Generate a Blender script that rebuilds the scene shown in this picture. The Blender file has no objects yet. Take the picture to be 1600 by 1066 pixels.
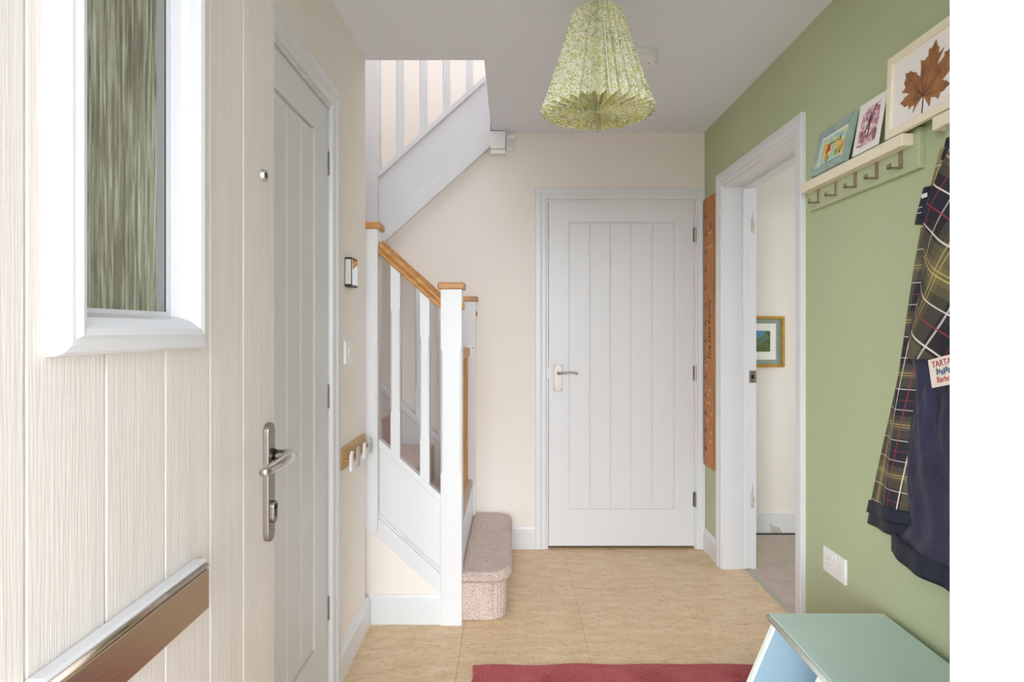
import bpy, bmesh, math, random
from mathutils import Vector, Matrix
random.seed(4)
PI = math.pi
scene = bpy.context.scene
COL = scene.collection

# ------------------------------------------------------------------ camera
cam_d = bpy.data.cameras.new('camera')
cam = bpy.data.objects.new('camera', cam_d)
COL.objects.link(cam)
cam.location = (0.0, 0.0, 1.26)
cam.rotation_euler = (PI / 2, 0, 0)
cam_d.sensor_width = 36.0
cam_d.lens = 980.0 / 1600.0 * 36.0
cam_d.shift_y = -16.0 / 1600.0
cam_d.clip_start = 0.02
scene.camera = cam

# ------------------------------------------------------------------ light
world = bpy.data.worlds.new('overcast_sky')
scene.world = world
world.use_nodes = True
bg = world.node_tree.nodes['Background']
bg.inputs['Color'].default_value = (0.905, 0.97, 1.075, 1)
bg.inputs['Strength'].default_value = 4.3

sun_d = bpy.data.lights.new('hazy_sun', 'SUN')
sun_d.energy = 7.6
sun_d.angle = math.radians(60)
sun_d.color = (0.93, 0.98, 1.035)
sun = bpy.data.objects.new('hazy_sun', sun_d); COL.objects.link(sun)
sun.location = (0, -6, 3)
sun.rotation_euler = (math.radians(90 - 6), 0, math.radians(-15))   # low, from the street side

def portal(name, loc, rot, sx, sy):
    d = bpy.data.lights.new(name, 'AREA')
    d.shape = 'RECTANGLE'; d.size = sx; d.size_y = sy
    d.cycles.is_portal = True
    o = bpy.data.objects.new(name, d); COL.objects.link(o)
    o.location = loc; o.rotation_euler = rot
    return o
portal('doorway_portal', (-0.085, 0.30, 1.06), (PI / 2, 0, 0), 0.93, 2.12)
portal('roof_opening_portal', (-0.275, 3.05, 5.05), (0, 0, 0), 1.45, 2.3)  # over the added roof opening
portal('side_window_portal', (3.98, 2.6, 1.5), (0, PI / 2, 0), 1.6, 1.4)

vs = scene.view_settings
vs.view_transform = 'Standard'
vs.look = 'None'
vs.gamma = 1.0
vs.use_curve_mapping = False
vs.exposure = 0.25
scene.cycles.use_denoising = True
scene.cycles.max_bounces = 14
scene.cycles.diffuse_bounces = 10
scene.cycles.sample_clamp_indirect = 10.0

# ------------------------------------------------------------------ materials
def lin(c):
    c = c / 255.0
    return c / 12.92 if c <= 0.04045 else ((c + 0.055) / 1.055) ** 2.4
def rgb(r, g, b): return (lin(r), lin(g), lin(b), 1.0)

def base_mat(name):
    m = bpy.data.materials.new(name); m.use_nodes = True
    nt = m.node_tree
    return m, nt, nt.nodes['Principled BSDF']

def coords(nt, scale, kind='Object'):
    tc = nt.nodes.new('ShaderNodeTexCoord'); mp = nt.nodes.new('ShaderNodeMapping')
    nt.links.new(tc.outputs[kind], mp.inputs['Vector'])
    mp.inputs['Scale'].default_value = scale
    return mp.outputs['Vector']

def noise(nt, vec, scale, detail=3, rough=0.5, dist=0.0):
    n = nt.nodes.new('ShaderNodeTexNoise')
    n.inputs['Scale'].default_value = scale; n.inputs['Detail'].default_value = detail
    n.inputs['Roughness'].default_value = rough; n.inputs['Distortion'].default_value = dist
    nt.links.new(vec, n.inputs['Vector'])
    return n.outputs['Fac']

def ramp(nt, fac, stops, interp='LINEAR'):
    r = nt.nodes.new('ShaderNodeValToRGB'); r.color_ramp.interpolation = interp
    e = r.color_ramp.elements
    while len(e) < len(stops): e.new(0.5)
    for i, (p, c) in enumerate(stops):
        e[i].position = p; e[i].color = c
    nt.links.new(fac, r.inputs['Fac'])
    return r.outputs['Color']

def add_bump(nt, bsdf, h, strength, dist=0.002):
    b = nt.nodes.new('ShaderNodeBump')
    b.inputs['Strength'].default_value = strength; b.inputs['Distance'].default_value = dist
    nt.links.new(h, b.inputs['Height']); nt.links.new(b.outputs['Normal'], bsdf.inputs['Normal'])

def M(name, c, rough=0.5, metal=0.0, c2=None, vscale=6.0, vvec=(1, 1, 1), bump=0.0, bscale=80.0, bvec=(1, 1, 1), bdist=0.002, spec=0.5, detail=3):
    m, nt, p = base_mat(name)
    p.inputs['Base Color'].default_value = c
    p.inputs['Roughness'].default_value = rough
    p.inputs['Metallic'].default_value = metal
    p.inputs['Specular IOR Level'].default_value = spec
    if c2 is not None:
        col = ramp(nt, noise(nt, coords(nt, vvec), vscale, detail), [(0.3, c), (0.7, c2)])
        nt.links.new(col, p.inputs['Base Color'])
    if bump:
        add_bump(nt, p, noise(nt, coords(nt, bvec), bscale, 3), bump, bdist)
    return m

MAT = {}
MAT['cream'] = M('cream_wall_paint', rgb(238, 231, 223), 0.85, c2=rgb(235, 227, 218), vscale=2.0, bump=0.15, bscale=160)
MAT['green'] = M('sage_green_wall_paint', rgb(183, 193, 154), 0.7, c2=rgb(179, 189, 150), vscale=2.5, bump=0.2, bscale=140)
MAT['ceil'] = M('white_ceiling_paint', rgb(234, 238, 246), 0.9, bump=0.1, bscale=120)
MAT['white'] = M('white_gloss_paint', rgb(224, 225, 226), 0.35, c2=rgb(221, 222, 223), vscale=3, bump=0.06, bscale=60)
MAT['whitegrain'] = M('white_grained_door_paint', rgb(224, 224, 224), 0.38, bump=0.35, bscale=26.0, bvec=(14, 14, 0.5), bdist=0.0012)
MAT['reveal'] = M('white_plaster', rgb(226, 225, 224), 0.8, c2=rgb(220, 218, 215), vscale=14, bump=0.25, bscale=45)
MAT['doorcream'] = M('cream_grained_door_skin', rgb(226, 219, 210), 0.4, c2=rgb(218, 209, 200), vscale=7.0, vvec=(10, 10, 0.35), bump=0.55, bscale=22.0, bvec=(13, 13, 0.45), bdist=0.0015, detail=5)
MAT['upvc'] = M('white_plastic', rgb(214, 214, 215), 0.35)
MAT['plastic'] = M('white_moulded_plastic', rgb(238, 238, 236), 0.35)
MAT['plasticgrey'] = M('grey_white_plastic', rgb(214, 213, 210), 0.4)
MAT['oak'] = M('oiled_oak', rgb(206, 150, 84), 0.42, c2=rgb(168, 110, 52), vscale=5.0, vvec=(2.2, 9, 9), bump=0.15, bscale=30, bvec=(1, 8, 8), detail=5)
MAT['oakv'] = M('oiled_oak_upright', rgb(206, 148, 78), 0.42, c2=rgb(172, 112, 52), vscale=5.0, vvec=(9, 9, 1.2), bump=0.15, bscale=30, bvec=(8, 8, 1), detail=5)
MAT['redoak'] = M('stained_board_wood', rgb(194, 130, 62), 0.5, c2=rgb(160, 100, 42), vscale=4.0, vvec=(10, 12, 0.9), bump=0.15, bscale=30, bvec=(8, 8, 1), detail=5)
MAT['pine'] = M('pale_pine', rgb(206, 172, 122), 0.5, c2=rgb(184, 146, 96), vscale=6.0, vvec=(8, 1.5, 8), detail=4)
MAT['burn'] = M('burnt_lettering', rgb(52, 24, 12), 0.7)
MAT['chalk'] = M('pale_pencil_mark', rgb(232, 206, 172), 0.8)
MAT['chrome'] = M('brushed_steel', rgb(160, 150, 140), 0.4, 1.0, bump=0.06, bscale=60, bvec=(1, 1, 12))
MAT['polished'] = M('polished_chrome', rgb(206, 204, 202), 0.12, 1.0)
MAT['letterplate'] = M('satin_nickel', rgb(196, 182, 168), 0.26, 1.0, bump=0.08, bscale=30, bvec=(3, 1, 10))
MAT['hinge'] = M('steel_hinge', rgb(150, 146, 138), 0.3, 1.0)
MAT['dark'] = M('dark_plastic', rgb(40, 36, 32), 0.4)
MAT['black'] = M('black_void', rgb(14, 13, 12), 0.9)
MAT['mirror'] = M('mirror_face', rgb(222, 222, 224), 0.03, 1.0)
MAT['shelf'] = M('cream_gloss_shelf', rgb(240, 230, 206), 0.4)
MAT['hookmetal'] = M('antique_nickel', rgb(172, 156, 138), 0.32, 1.0)
MAT['teal'] = M('distressed_duck_egg_paint', rgb(168, 192, 180), 0.55, c2=rgb(146, 170, 158), vscale=30, bump=0.3, bscale=90)
MAT['paper'] = M('white_paper', rgb(240, 236, 230), 0.8)
MAT['frame'] = M('cream_wooden_frame', rgb(240, 230, 204), 0.45)
MAT['gold'] = M('yellow_gilt_frame', rgb(206, 158, 48), 0.4, c2=rgb(184, 132, 34), vscale=20)
MAT['greenmat'] = M('grey_green_mount_card', rgb(150, 162, 146), 0.85, c2=rgb(140, 152, 136), vscale=40)
MAT['leafbrown'] = M('dried_leaf', rgb(176, 122, 76), 0.7, c2=rgb(128, 84, 52), vscale=26, bump=0.5, bscale=90, detail=6)
MAT['vein'] = M('leaf_vein', rgb(98, 64, 44), 0.7)
MAT['benchtop'] = M('sage_painted_top', rgb(202, 225, 214), 0.4, c2=rgb(195, 219, 208), vscale=8, bump=0.1, bscale=40)
MAT['benchedge'] = M('pale_worn_edge', rgb(228, 238, 228), 0.45)
MAT['benchblue'] = M('pale_blue_paint', rgb(157, 182, 195), 0.5, c2=rgb(150, 176, 190), vscale=5)
MAT['strip'] = M('worn_aluminium_strip', rgb(186, 182, 170), 0.4, 0.6)
MAT['navy'] = M('waxed_navy_cotton', rgb(26, 34, 52), 0.6, c2=rgb(20, 27, 43), vscale=30, bump=0.2, bscale=220)
MAT['lining'] = M('navy_satin_lining', rgb(50, 52, 76), 0.42, c2=rgb(42, 44, 66), vscale=12, bump=0.9, bscale=13, bvec=(1, 1.4, 0.7), bdist=0.018, spec=0.4)
MAT['tagcloth'] = M('woven_tag', rgb(236, 226, 216), 0.8)
MAT['redthread'] = M('red_thread', rgb(176, 44, 44), 0.8)
MAT['bluethread'] = M('blue_thread', rgb(92, 108, 134), 0.8)
MAT['whitethread'] = M('white_thread', rgb(228, 226, 224), 0.8)
MAT['pave'] = M('grey_paving', rgb(176, 172, 166), 0.9, c2=rgb(160, 156, 150), vscale=6)
MAT['cord'] = M('white_flex', rgb(226, 226, 224), 0.5)
MAT['bulb'] = M('frosted_bulb', rgb(250, 248, 240), 0.4)

def mk_floor():
    m, nt, p = base_mat('marbled_linoleum')
    v = coords(nt, (1, 2.6, 1))
    c1 = ramp(nt, noise(nt, v, 9, 6, 0.62, 0.6), [(0.3, rgb(208, 178, 138)), (0.5, rgb(220, 192, 154)), (0.72, rgb(229, 206, 172))])
    f = noise(nt, coords(nt, (1, 2.2, 1)), 46, 5, 0.7, 1.2)
    c2 = ramp(nt, f, [(0.36, rgb(158, 126, 90)), (0.47, (1, 1, 1, 1))])
    mx = nt.nodes.new('ShaderNodeMix'); mx.data_type = 'RGBA'; mx.blend_type = 'MULTIPLY'
    mx.inputs[0].default_value = 0.45
    nt.links.new(c1, mx.inputs[6]); nt.links.new(c2, mx.inputs[7])
    nt.links.new(mx.outputs[2], p.inputs['Base Color'])
    p.inputs['Roughness'].default_value = 0.42
    p.inputs['Specular IOR Level'].default_value = 0.4
    add_bump(nt, p, f, 0.05)
    return m
MAT['floor'] = mk_floor()

def mk_carpet(name, c, c2, sx):
    m, nt, p = base_mat(name)
    v = coords(nt, sx)
    vo = nt.nodes.new('ShaderNodeTexVoronoi'); vo.inputs['Scale'].default_value = 1.0; vo.inputs['Randomness'].default_value = 0.4
    nt.links.new(v, vo.inputs['Vector'])
    col = ramp(nt, vo.outputs['Distance'], [(0.15, c), (0.75, c2)])
    big = ramp(nt, noise(nt, coords(nt, (1, 1, 1)), 9, 4), [(0.3, (0.86, 0.86, 0.86, 1)), (0.7, (1, 1, 1, 1))])
    mx = nt.nodes.new('ShaderNodeMix'); mx.data_type = 'RGBA'; mx.blend_type = 'MULTIPLY'; mx.inputs[0].default_value = 1.0
    nt.links.new(col, mx.inputs[6]); nt.links.new(big, mx.inputs[7])
    nt.links.new(mx.outputs[2], p.inputs['Base Color'])
    p.inputs['Roughness'].default_value = 1.0; p.inputs['Specular IOR Level'].default_value = 0.1
    inv = nt.nodes.new('ShaderNodeMath'); inv.operation = 'SUBTRACT'; inv.inputs[0].default_value = 1.0
    nt.links.new(vo.outputs['Distance'], inv.inputs[1])
    add_bump(nt, p, inv.outputs[0], 0.9, 0.004)
    return m
MAT['carpet'] = mk_carpet('beige_loop_carpet', rgb(236, 220, 210), rgb(176, 150, 136), (105, 105, 150))
MAT['carpet2'] = mk_carpet('grey_brown_loop_carpet', rgb(224, 208, 194), rgb(172, 154, 142), (150, 90, 150))
MAT['rug'] = mk_carpet('red_woven_wool', rgb(216, 122, 124), rgb(158, 70, 74), (150, 230, 150))

def mk_shade(name='printed_floral_paper', trans=0.4, scl=0.50):
    m, nt, p = base_mat(name)
    v = coords(nt, (1, 1, 1))
    a = ramp(nt, noise(nt, v, 120, 4, 0.6, 1.5), [(scl - 0.03, (0, 0, 0, 1)), (scl + 0.05, (0.85, 0.85, 0.85, 1))])
    b = noise(nt, v, 26, 2)
    green = ramp(nt, b, [(0.35, rgb(160, 168, 70)), (0.55, rgb(196, 196, 90)), (0.75, rgb(228, 212, 100))])
    mx = nt.nodes.new('ShaderNodeMix'); mx.data_type = 'RGBA'
    nt.links.new(a, mx.inputs[0]); mx.inputs[6].default_value = rgb(247, 245, 230); nt.links.new(green, mx.inputs[7])
    d = ramp(nt, noise(nt, v, 210, 2), [(0.66, (0, 0, 0, 1)), (0.70, (1, 1, 1, 1))])
    mx2 = nt.nodes.new('ShaderNodeMix'); mx2.data_type = 'RGBA'
    nt.links.new(d, mx2.inputs[0]); nt.links.new(mx.outputs[2], mx2.inputs[6]); mx2.inputs[7].default_value = rgb(92, 100, 62)
    nt.links.new(mx2.outputs[2], p.inputs['Base Color'])
    p.inputs['Roughness'].default_value = 0.8
    tr = nt.nodes.new('ShaderNodeBsdfTranslucent'); nt.links.new(mx2.outputs[2], tr.inputs['Color'])
    ms = nt.nodes.new('ShaderNodeMixShader'); ms.inputs[0].default_value = trans
    out = nt.nodes['Material Output']
    nt.links.new(p.outputs[0], ms.inputs[1]); nt.links.new(tr.outputs[0], ms.inputs[2]); nt.links.new(ms.outputs[0], out.inputs[0])
    return m
MAT['shade'] = mk_shade()
MAT['shade_under'] = mk_shade('printed_floral_paper_shadowed', 0.05, 0.46)  # denser green print paints in the shade of the underside folds

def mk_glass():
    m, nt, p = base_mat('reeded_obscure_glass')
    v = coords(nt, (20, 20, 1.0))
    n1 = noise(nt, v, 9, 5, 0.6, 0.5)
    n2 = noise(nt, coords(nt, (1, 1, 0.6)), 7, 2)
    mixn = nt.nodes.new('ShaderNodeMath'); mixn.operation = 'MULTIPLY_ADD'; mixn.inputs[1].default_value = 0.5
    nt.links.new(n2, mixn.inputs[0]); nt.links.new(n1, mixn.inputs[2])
    col = ramp(nt, mixn.outputs[0], [(0.56, rgb(86, 82, 52)), (0.68, rgb(128, 122, 84)), (0.76, rgb(158, 156, 116)), (0.84, rgb(184, 190, 160)), (0.95, rgb(214, 220, 200))])  # olive and pale greens paint in the reflection of the green wall
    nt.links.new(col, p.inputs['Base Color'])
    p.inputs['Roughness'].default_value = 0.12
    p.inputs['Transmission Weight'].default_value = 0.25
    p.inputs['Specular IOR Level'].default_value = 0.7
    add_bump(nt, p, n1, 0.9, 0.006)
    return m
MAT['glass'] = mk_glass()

def mk_art(name, stops, scale, detail=4, dist=1.0, vec=(1, 1, 1)):
    m, nt, p = base_mat(name)
    col = ramp(nt, noise(nt, coords(nt, vec), scale, detail, 0.55, dist), stops)
    nt.links.new(col, p.inputs['Base Color']); p.inputs['Roughness'].default_value = 0.75
    return m
MAT['art_bright'] = mk_art('bright_watercolour', [(0.30, rgb(206, 118, 88)), (0.38, rgb(232, 196, 130)), (0.45, rgb(222, 224, 156)), (0.52, rgb(176, 206, 176)), (0.60, rgb(160, 198, 220)), (0.70, rgb(222, 234, 236))], 30)
MAT['art_pink'] = mk_art('pink_blossom_print', [(0.36, rgb(134, 96, 92)), (0.42, rgb(190, 132, 152)), (0.52, rgb(208, 158, 174)), (0.545, rgb(238, 230, 222)), (0.62, rgb(236, 226, 218)), (0.68, rgb(168, 160, 112))], 48)
MAT['art_land'] = mk_art('small_landscape_print', [(0.30, rgb(40, 44, 46)), (0.44, rgb(66, 82, 62)), (0.52, rgb(120, 132, 66)), (0.60, rgb(66, 110, 140)), (0.72, rgb(130, 170, 190))], 16)

def mk_tartan():
    m, nt, p = base_mat('muted_tartan_cotton')
    tc = nt.nodes.new('ShaderNodeTexCoord'); sep = nt.nodes.new('ShaderNodeSeparateXYZ')
    nt.links.new(tc.outputs['UV'], sep.inputs[0])
    olive = rgb(92, 88, 66); pale = rgb(118, 110, 76); navy = rgb(36, 36, 50); blk = rgb(46, 38, 36)
    wht = rgb(222, 216, 214); red = rgb(150, 50, 62); yel = rgb(204, 178, 106)
    def axis(out):
        fr = nt.nodes.new('ShaderNodeMath'); fr.operation = 'FRACT'; nt.links.new(out, fr.inputs[0])
        bands = ramp(nt, fr.outputs[0], [(0.0, olive), (0.16, pale), (0.34, olive), (0.44, blk), (0.60, navy), (0.86, blk)], 'CONSTANT')
        line = ramp(nt, fr.outputs[0], [(0.0, (0, 0, 0, 1)), (0.215, yel), (0.229, (0, 0, 0, 1)), (0.265, yel), (0.279, (0, 0, 0, 1)), (0.548, wht), (0.566, (0, 0, 0, 1)), (0.737, red), (0.752, (0, 0, 0, 1)), (0.948, wht), (0.966, (0, 0, 0, 1))], 'CONSTANT')
        msk = ramp(nt, fr.outputs[0], [(0.0, (0, 0, 0, 1)), (0.215, (1, 1, 1, 1)), (0.229, (0, 0, 0, 1)), (0.265, (1, 1, 1, 1)), (0.279, (0, 0, 0, 1)), (0.548, (1, 1, 1, 1)), (0.566, (0, 0, 0, 1)), (0.737, (1, 1, 1, 1)), (0.752, (0, 0, 0, 1)), (0.948, (1, 1, 1, 1)), (0.966, (0, 0, 0, 1))], 'CONSTANT')
        return bands, line, msk
    b1, l1, m1 = axis(sep.outputs[0]); b2, l2, m2 = axis(sep.outputs[1])
    mx = nt.nodes.new('ShaderNodeMix'); mx.data_type = 'RGBA'; mx.inputs[0].default_value = 0.42
    nt.links.new(b1, mx.inputs[6]); nt.links.new(b2, mx.inputs[7])
    cur = mx.outputs[2]
    for l, k, s in ((l2, m2, 0.65), (l1, m1, 0.95)):
        g = nt.nodes.new('ShaderNodeMath'); g.operation = 'MULTIPLY'; g.inputs[1].default_value = s
        nt.links.new(k, g.inputs[0])
        q = nt.nodes.new('ShaderNodeMix'); q.data_type = 'RGBA'
        nt.links.new(g.outputs[0], q.inputs[0]); nt.links.new(cur, q.inputs[6]); nt.links.new(l, q.inputs[7])
        cur = q.outputs[2]
    nt.links.new(cur, p.inputs['Base Color']); p.inputs['Roughness'].default_value = 0.8
    return m
MAT['tartan'] = mk_tartan()

# ------------------------------------------------------------------ mesh helpers
ORIGIN = {}
class MB:
    def __init__(s): s.v = []; s.f = []; s.uv = None
    def box(s, x0, x1, y0, y1, z0, z1):
        b = len(s.v)
        s.v += [(x0, y0, z0), (x1, y0, z0), (x1, y1, z0), (x0, y1, z0), (x0, y0, z1), (x1, y0, z1), (x1, y1, z1), (x0, y1, z1)]
        s.f += [tuple(b + i for i in q) for q in ((0, 3, 2, 1), (4, 5, 6, 7), (0, 1, 5, 4), (1, 2, 6, 5), (2, 3, 7, 6), (3, 0, 4, 7))]
        return s
    def prism(s, pts, axis, a0, a1):
        """polygon extruded along an axis; pts are (x,z) for 'y', (y,z) for 'x', (x,y) for 'z'"""
        n = len(pts); b = len(s.v)
        for a in (a0, a1):
            for p, q in pts:
                s.v.append({'y': (p, a, q), 'x': (a, p, q), 'z': (p, q, a)}[axis])
        s.f.append(tuple(b + i for i in range(n))); s.f.append(tuple(b + n + i for i in reversed(range(n))))
        for i in range(n):
            j = (i + 1) % n
            s.f.append((b + i, b + n + i, b + n + j, b + j))
        return s
    def cyl(s, p0, p1, r0, r1=None, n=20):
        r1 = r0 if r1 is None else r1
        p0 = Vector(p0); p1 = Vector(p1); d = (p1 - p0).normalized()
        t = Vector((0, 0, 1)) if abs(d.z) < 0.9 else Vector((1, 0, 0))
        u = d.cross(t).normalized(); w = d.cross(u)
        b = len(s.v)
        for p, r in ((p0, r0), (p1, r1)):
            for i in range(n):
                a = 2 * PI * i / n
                s.v.append(tuple(p + u * r * math.cos(a) + w * r * math.sin(a)))
        for i in range(n):
            j = (i + 1) % n
            s.f.append((b + i, b + j, b + n + j, b + n + i))
        s.f.append(tuple(b + i for i in reversed(range(n)))); s.f.append(tuple(b + n + i for i in range(n)))
        return s
    def tube(s, path, radii, n=14, flat=1.0):
        """swept ellipse along a path; flat squashes the section vertically"""
        path = [Vector(p) for p in path]; b = len(s.v); k = len(path)
        if not isinstance(radii, (list, tuple)): radii = [radii] * k
        for i, p in enumerate(path):
            d = (path[min(i + 1, k - 1)] - path[max(i - 1, 0)]).normalized()
            t = Vector((0, 0, 1)) if abs(d.z) < 0.9 else Vector((1, 0, 0))
            u = d.cross(t).normalized(); w = d.cross(u)
            for j in range(n):
                a = 2 * PI * j / n
                s.v.append(tuple(p + u * radii[i] * math.cos(a) + w * radii[i] * flat * math.sin(a)))
        for i in range(k - 1):
            for j in range(n):
                j2 = (j + 1) % n
                s.f.append((b + i * n + j, b + i * n + j2, b + (i + 1) * n + j2, b + (i + 1) * n + j))
        s.f.append(tuple(b + j for j in reversed(range(n)))); s.f.append(tuple(b + (k - 1) * n + j for j in range(n)))
        return s
    def build(s, name, mat, parent=None, loc=None, bevel=0.0, smooth=False, seg=2, fix=True):
        me = bpy.data.meshes.new(name)
        org = ORIGIN[parent.name] if parent is not None else Vector(loc if loc is not None else (0, 0, 0))
        me.from_pydata([tuple(Vector(v) - org) for v in s.v], [], s.f)
        if fix:
            bm = bmesh.new(); bm.from_mesh(me)
            bmesh.ops.recalc_face_normals(bm, faces=bm.faces); bm.to_mesh(me); bm.free()
        if s.uv:
            ul = me.uv_layers.new(name='UVMap')
            for l in me.loops: ul.data[l.index].uv = s.uv[l.vertex_index]
        me.materials.append(MAT[mat])
        if smooth:
            for p in me.polygons: p.use_smooth = True
        o = bpy.data.objects.new(name, me); COL.objects.link(o)
        if parent is not None: o.parent = parent
        else: o.location = org
        ORIGIN[o.name] = org
        if bevel:
            md = o.modifiers.new('bevel', 'BEVEL'); md.width = bevel; md.segments = seg
            md.limit_method = 'ANGLE'; md.angle_limit = math.radians(40)
        return o

def tag(o, label=None, cat=None, group=None, kind=None):
    if label: o['label'] = label
    if cat: o['category'] = cat
    if group: o['group'] = group
    if kind: o['kind'] = kind
    return o
def root(name, loc, label=None, cat=None, group=None, kind=None):
    o = bpy.data.objects.new(name, None); COL.objects.link(o); o.location = loc
    o.empty_display_size = 0.05
    ORIGIN[o.name] = Vector(loc)
    return tag(o, label, cat, group, kind)
def struct(mb, name, mat, label=None, **k):
    o = mb.build(name, mat, **k); o['kind'] = 'structure'
    if label: o['label'] = label
    return o
def text_mesh(body, size, name, mat, parent, M4, extrude=0.0004, align='CENTER'):
    """flat lettering as a mesh; M4 maps the text plane (x right, y up) into world space"""
    cu = bpy.data.curves.new(name, 'FONT'); cu.body = body; cu.size = size; cu.extrude = extrude
    cu.align_x = align; cu.align_y = 'CENTER'; cu.resolution_u = 3
    t = bpy.data.objects.new(name + '_curve', cu); COL.objects.link(t)
    dg = bpy.context.evaluated_depsgraph_get()
    me = bpy.data.meshes.new_from_object(t.evaluated_get(dg))
    bpy.data.objects.remove(t); bpy.data.curves.remove(cu)
    me.name = name
    org = ORIGIN[parent.name]
    for v in me.vertices: v.co = (M4 @ v.co) - org
    me.materials.clear(); me.materials.append(MAT[mat])
    o = bpy.data.objects.new(name, me); COL.objects.link(o); o.parent = parent
    ORIGIN[o.name] = org
    return o
def frame_matrix(o, x, y):
    x = Vector(x).normalized(); y = Vector(y).normalized(); z = x.cross(y)
    return Matrix(((x.x, y.x, z.x, o[0]), (x.y, y.y, z.y, o[1]), (x.z, y.z, z.z, o[2]), (0, 0, 0, 1)))

# ------------------------------------------------------------------ room numbers (metres)
XL, XR = -0.622, 1.115          # hall side walls
YB = 3.63                       # end wall
YF0, YF1 = 0.30, 0.53           # front wall thickness
H = 2.408
SLAB = 0.25
YV = 2.66                       # stair void starts here
XV = -0.118                     # right edge of stair void

# ------------------------------------------------------------------ floor
fl = MB().box(-1.9, 1.235, YF0, 4.55, -0.12, -0.003)
floor = struct(fl, 'floor', 'black', 'tan marbled linoleum tile floor of the hallway')
xs = [XL, -0.204, 0.30, 0.80, 1.235]
ys = [0.30, 0.57, 1.07, 1.57, 2.07, 2.565, 3.06, 3.56, 3.66]
for i in range(len(xs) - 1):
    for j in range(len(ys) - 1):
        g = 0.0005
        MB().box(xs[i] + g, xs[i + 1] - g, ys[j] + g, ys[j + 1] - g, -0.004, 0.0).build('floor_tile', 'floor', floor)
fs = MB().box(1.262, 4.0, YF0, 4.55, -0.12, 0.002)
struct(fs, 'floor_side_room', 'carpet2', 'grey-brown ribbed carpet of the room beyond the open doorway')
th = MB().prism([(1.233, 0.0), (1.236, 0.005), (1.250, 0.007), (1.262, 0.004), (1.264, 0.0)], 'y', 2.452, 3.315)
struct(th, 'trim_1', 'strip', 'worn metal threshold strip in the open doorway')
grd = MB().box(-8, 8, -14, YF0, -0.25, -0.12)
struct(grd, 'ground_outside', 'pave')

# unseen wall and roof, added to keep side sky light off the entrance door
pw = MB().box(0.78, 0.90, -0.95, YF0, -0.12, 2.45)
struct(pw, 'wall_sky_blocker', 'reveal')
struct(MB().box(-1.25, 0.98, -1.05, YF0, 2.45, 2.56), 'ceiling_sky_blocker', 'ceil')

# ------------------------------------------------------------------ walls
DL0, DL1 = 1.355, 2.150         # left wall door opening
w = MB()
w.box(-0.722, XL, YF1, DL0, 0, H).box(-0.722, XL, DL1, YV, 0, H).box(-0.722, XL, DL0, DL1, 2.022, H)
struct(w, 'wall_left', 'cream', 'cream painted left wall of the hallway')
RD0, RD1, RDZ = 2.452, 3.315, 2.022
w = MB()
w.box(XR, 1.275, YF1, RD0, 0, H).box(XR, 1.275, RD1, 4.55, 0, H).box(XR, 1.275, RD0, RD1, RDZ, H)
struct(w, 'wall_right', 'green', 'sage green painted right wall')
# end wall: door opening, top left cut away along the upper flight
BD0, BD1, BDZ = 0.205, 1.060, 2.008
w = MB()
w.prism([(-1.9, 0), (BD0, 0), (BD0, H), (XV, H), (XV, 2.40), (-0.80, 1.80), (-1.0, 1.62), (-1.0, 0.9), (-1.9, 0.9)], 'y', YB, YB + 0.10)
w.box(BD1, XR, YB, YB + 0.10, 0, H).box(BD0, BD1, YB, YB + 0.10, BDZ, H)
struct(w, 'wall_back', 'cream', 'cream end wall behind the white panelled door')
# front wall around the entrance
w = MB()
w.box(0.37, 1.275, YF0, YF1, 0, H).box(-1.9, -0.56, YF0, YF1, 0, H).box(-0.56, 0.37, YF0, YF1, 2.14, H)
struct(w, 'wall_front', 'reveal', 'bright white plaster reveal beside the entrance')
# outer shell
w = MB().box(-2.0, -1.9, YF0, 4.65, -0.1, 5.0).box(-1.9, 4.0, 4.55, 4.65, -0.1, 5.0)
struct(w, 'wall_stairwell', 'cream', 'cream stairwell wall behind the upper balusters')
w = MB().box(1.275, 4.0, 3.89, 3.99, 0, H)
struct(w, 'wall_side_room', 'cream', 'beige wall of the room beyond the doorway')
w = MB()
w.box(4.0, 4.1, YF0, 4.65, -0.1, 0.7).box(4.0, 4.1, YF0, 4.65, 2.3, H).box(4.0, 4.1, YF0, 1.9, 0.7, 2.3).box(4.0, 4.1, 3.3, 4.65, 0.7, 2.3)
w.box(1.275, 4.0, YF0, YF0 + 0.1, -0.1, H)
struct(w, 'wall_side_room_window', 'cream')
# upstairs
w = MB().box(-1.9, 1.6, 1.6, 1.7, H + SLAB, 5.0)
w.box(1.5, 1.6, 1.7, 4.55, H + SLAB, 5.0)
struct(w, 'wall_upstairs', 'cream')
w = MB()
w.box(-1.9, 1.6, 1.6, 1.9, 5.0, 5.1).box(-1.9, 1.6, 4.2, 4.65, 5.0, 5.1).box(-1.9, -1.0, 1.9, 4.2, 5.0, 5.1).box(0.45, 1.6, 1.9, 4.2, 5.0, 5.1)  # unseen roof opening, added to let sky light down the stairwell
struct(w, 'ceiling_upstairs', 'ceil')
# hall ceiling with the stair void
w = MB()
w.box(-2.0, 4.1, YF0, YV, H, H + SLAB)
w.box(XV, 4.1, YV, 4.65, H, H + SLAB)
struct(w, 'ceiling', 'ceil', 'plain white ceiling with the stairwell opening')

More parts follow.
